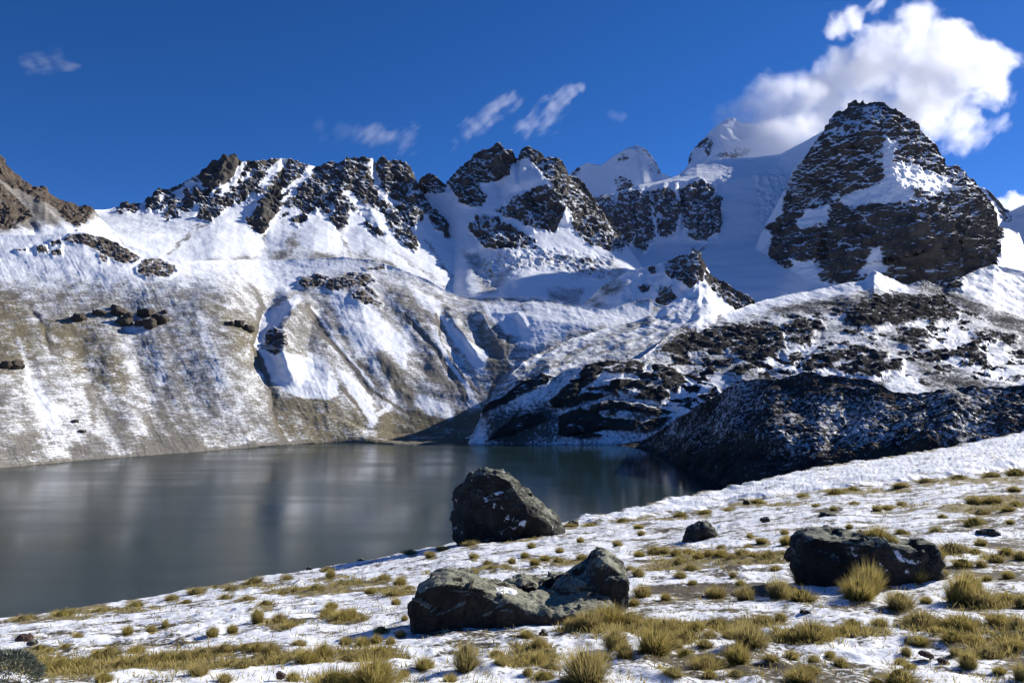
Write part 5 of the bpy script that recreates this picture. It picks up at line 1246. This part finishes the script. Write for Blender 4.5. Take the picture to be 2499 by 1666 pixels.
# small tufts too many to place one by one: the dry mats and sprigs that stick out of the snow
r = np.random.default_rng(5)
mx_, my_ = [], []
for x, y, rx, ry in MATS:
    n = int(24 + 0.06 * rx * ry)
    a = r.random(n) * 6.283; q = np.sqrt(r.random(n)) * 1.1
    mx_.append(x + rx * q * np.cos(a)); my_.append(y + ry * q * np.sin(a))
n = 4600
mx_.append(r.random(n) * 2600 - 50); tt = r.random(n) ** 0.9
cyv = np.interp(mx_[-1], [q[0] for q in CREST], [q[1] for q in CREST])
my_.append(cyv + 4 + tt * (1690 - cyv))
MX = np.concatenate(mx_); MY = np.concatenate(my_)
cyv = np.interp(MX, [q[0] for q in CREST], [q[1] for q in CREST])
keep = MY > cyv + 2
nm = len(MX) - n
sprig = (np.arange(len(MX)) >= nm)[keep]
MX, MY = MX[keep], MY[keep]
PG = on_ground(MX, MY)
VV, FF, AA, TT, k = [], [], [], [], 0
for i in range(len(MX)):
    hgt = (0.05 + 0.10 * r.random()) * (1.0 if not sprig[i] else 0.75) * (1.0 + 0.012 * PG[i, 1])
    nb_ = 13 if not sprig[i] else 7
    V, F, A, T = blades(nb_, r, 0.45 * hgt, 1.1, hgt, 0.006 + 0.0006 * PG[i, 1], 0.5, PG[i])
    VV.append(V); FF.append(F + k); AA.append(A); TT.append(0.5 + 0.5 * T); k += len(V)
dg_ = link_mesh('dry_grass', np.concatenate(VV), np.concatenate(FF), M_GRASS, {'along': np.concatenate(AA), 'tint': np.concatenate(TT)})
tag(dg_, 'short dry grass poking through the thin snow of the near slope', 'grass', kind='stuff')

# the grey green cushion shrub in the lower left corner
N = NT('cushion_shrub_leaves')
cc = N.mix(N.attr('along'), (0.09, 0.105, 0.075), (0.22, 0.235, 0.18))
N.bsdf(cc, 0.8)
r = np.random.default_rng(77)
P0 = on_ground(np.array(18.0), np.array(1672.0))
n = 3800
u = r.normal(size=(n, 3)); u /= np.linalg.norm(u, axis=1)[:, None]; u[:, 2] = np.abs(u[:, 2])
R = (0.24 + 0.05 * perlin(u * 3 + 5)) * (0.7 + 0.3 * r.random(n) ** 0.4)
c = u * R[:, None] * (1.05, 0.9, 0.95)
tv = r.normal(size=(n, 3)); s1 = np.cross(u, tv); s1 /= np.linalg.norm(s1, axis=1)[:, None]
up = u * 0.8 + 0.5 * r.normal(size=(n, 3)) * 0.5
V = np.stack([c - s1 * 0.006, c + s1 * 0.006, c + up * 0.035], 1).reshape(-1, 3)
F = np.arange(3 * n).reshape(-1, 3)
sh = link_mesh('cushion_shrub', V, F, N.m, {'along': np.repeat(r.random(n), 3)})
sh.location = P0
tag(sh, 'grey green cushion shrub in the lower left corner', 'shrub')

# ------------------------------------------------------------------ clouds
def cloud(name, blobs, depth, dens, label, wl, squash=0.8, cut=0.0, power=1.0, stretch=(1, 1, 1), namp=2.1, aniso=0.5, slant=None, soft=0.55):
    """a body of vapour: blobs are (photo x, photo y, radius in photo pixels, metres away)"""
    cs = [(at(np.array(float(x)), np.array(float(y)), np.array(float(d))), r * d / FPX) for x, y, r, d in blobs]
    VV, FF, k = [], [], 0
    v0, f0 = ico(3)
    for c, r in cs:
        VV.append(c + v0 * r * 1.4 * np.array([1, depth, squash * 1.0])); FF.append(f0 + k); k += len(v0)
    tmp = link_mesh('cloud_union', np.concatenate(VV), np.concatenate(FF), M_GROUND)
    rm = tmp.modifiers.new('remesh', 'REMESH'); rm.mode = 'VOXEL'; rm.voxel_size = max(r for c, r in cs) * 0.12
    me = bpy.data.meshes.new_from_object(tmp.evaluated_get(bpy.context.evaluated_depsgraph_get()))
    bpy.data.objects.remove(tmp, do_unlink=True)
    me.materials.clear(); me.name = name
    N = NT('cloud_vapour')
    p = N.pos()
    wob = N.vmul(N.vadd(N.noise(p, 1.0 / (wl * 1.2), 2, 0.5, True), (-0.5, -0.5, -0.5)), (wl * 0.55,) * 3)
    q = N.vadd(p, wob)
    fld = None
    for c, r in cs:
        dd = N.t.nodes.new('ShaderNodeVectorMath'); dd.operation = 'LENGTH'
        N.put(dd.inputs[0], N.vmul(N.vadd(q, tuple(-c)), (1 / r, 1 / (r * depth), 1 / (r * squash))))
        g = N.math('SUBTRACT', 1.0, dd.outputs['Value'])
        fld = g if fld is None else N.math('SMOOTH_MAX', fld, g, 0.15)
    if slant is None:
        nz = N.noise(q, 1.0 / wl, 7, 0.62)
    else:                                             # torn along one direction by the wind
        vr = N.t.nodes.new('ShaderNodeVectorRotate'); vr.rotation_type = 'Y_AXIS'
        N.put(vr.inputs['Vector'], q); vr.inputs['Angle'].default_value = math.radians(slant)
        nz = N.noise(N.vmul(vr.outputs[0], (0.4, 0.8, 1.2)), 1.0 / wl, 6, 0.62)
    e = N.math('ADD', fld, N.math('MULTIPLY', N.math('SUBTRACT', nz, 0.5), namp))
    den = N.math('MULTIPLY', N.math('POWER', N.ramp(e, cut, cut + soft, 0, 1, False), power), dens)
    pv = N.t.nodes.new('ShaderNodeVolumePrincipled')
    pv.inputs['Color'].default_value = (0.995, 0.995, 0.995, 1)
    pv.inputs['Anisotropy'].default_value = aniso
    N.put(pv.inputs['Density'], den)
    N.t.links.new(pv.outputs[0], N.out.inputs['Volume'])
    me.materials.append(N.m)
    ob = bpy.data.objects.new(name, me)
    COL.objects.link(ob)
    return tag(ob, label, 'cloud')

big = [(1790, 318, 66, 2930), (1850, 300, 92, 2960), (1920, 280, 104, 3050), (1860, 350, 80, 2880), (1950, 330, 92, 2930), (2000, 230, 82, 3400), (2075, 195, 92, 3500), (2150, 135, 98, 3600), (2225, 90, 88, 3650), (2290, 130, 100, 3650), (2380, 165, 84, 3650), (2440, 150, 62, 3650), (2425, 215, 66, 3650), (2260, 230, 120, 3600), (2140, 260, 110, 3500), (2020, 290, 90, 3400), (1920, 320, 64, 3250), (2330, 310, 72, 3600)]
cloud('cloud', big, 0.5, 0.012, 'big white cloud behind the dark pyramid mountain, trailing down to the snow peak', 150.0, 1.0, 0.05, soft=0.4)
cloud('cloud', [(2040, 68, 36, 3700), (2075, 50, 38, 3700)], 1.0, 0.012, 'small white puff left of the big cloud at the top', 70.0, 1.0, 0.1)
cloud('cloud', [(2130, 20, 26, 3700), (2145, 5, 24, 3700)], 1.0, 0.006, 'thin wisp at the top edge beside the big cloud', 60.0, 1.0, 0.2, namp=3.0, slant=50)
cloud('cloud', [(2400, 330, 34, 3700), (2370, 350, 40, 3700), (2440, 300, 28, 3700)], 1.0, 0.004, 'loose shred under the right end of the big cloud', 60.0, 1.0, 0.2, namp=3.0, slant=50)
cloud('cloud', [(2440, 505, 26, 3900), (2475, 500, 34, 3900), (2520, 500, 34, 3900)], 1.0, 0.02, 'low white cloud showing beyond the snow shoulder at the right edge', 70.0, 0.8, 0.05)
cloud('cloud', [(1110, 345, 27, 3800), (1140, 330, 37, 3800), (1165, 310, 43, 3800), (1190, 292, 49, 3800), (1215, 275, 55, 3800), (1238, 260, 49, 3800), (1258, 245, 40, 3800)], 0.8, 0.011, 'slanting thin white cloud above the twin rocky peaks, left half', 75.0, 1.0, 0.42, namp=3.2, slant=40, soft=1.1)
cloud('cloud', [(1285, 308, 43, 3800), (1305, 295, 52, 3800), (1328, 280, 55, 3800), (1350, 262, 46, 3800), (1372, 246, 37, 3800), (1395, 230, 27, 3800), (1418, 218, 21, 3800)], 0.8, 0.011, 'slanting thin white cloud above the twin rocky peaks, right half', 75.0, 1.0, 0.42, namp=3.2, slant=40, soft=1.1)
cloud('cloud', [(905, 328, 43, 3800), (930, 335, 46, 3800), (955, 342, 52, 3800), (980, 348, 52, 3800), (995, 330, 40, 3800), (1008, 308, 31, 3800)], 0.8, 0.008, 'faint wispy cloud just above the jagged ridge', 70.0, 1.0, 0.42, namp=3.2, slant=40, soft=1.1)
cloud('cloud', [(785, 320, 46, 3800), (830, 315, 49, 3800), (870, 325, 40, 3800)], 0.8, 0.0026, 'very faint veil of cloud left of the wispy one above the jagged ridge', 80.0, 0.9, 0.42, namp=3.2, slant=40, soft=1.1)
cloud('cloud', [(70, 158, 40, 3800), (110, 150, 49, 3800), (150, 148, 52, 3800), (185, 158, 37, 3800)], 0.8, 0.008, 'small flat cloud alone in the blue at the upper left', 80.0, 0.6, 0.42, namp=3.2, slant=8, soft=1.1)
cloud('cloud', [(1495, 280, 26, 3800), (1520, 285, 22, 3800)], 0.8, 0.0012, 'tiny faint cloud above the white pyramid', 60.0, 0.6, 0.12)
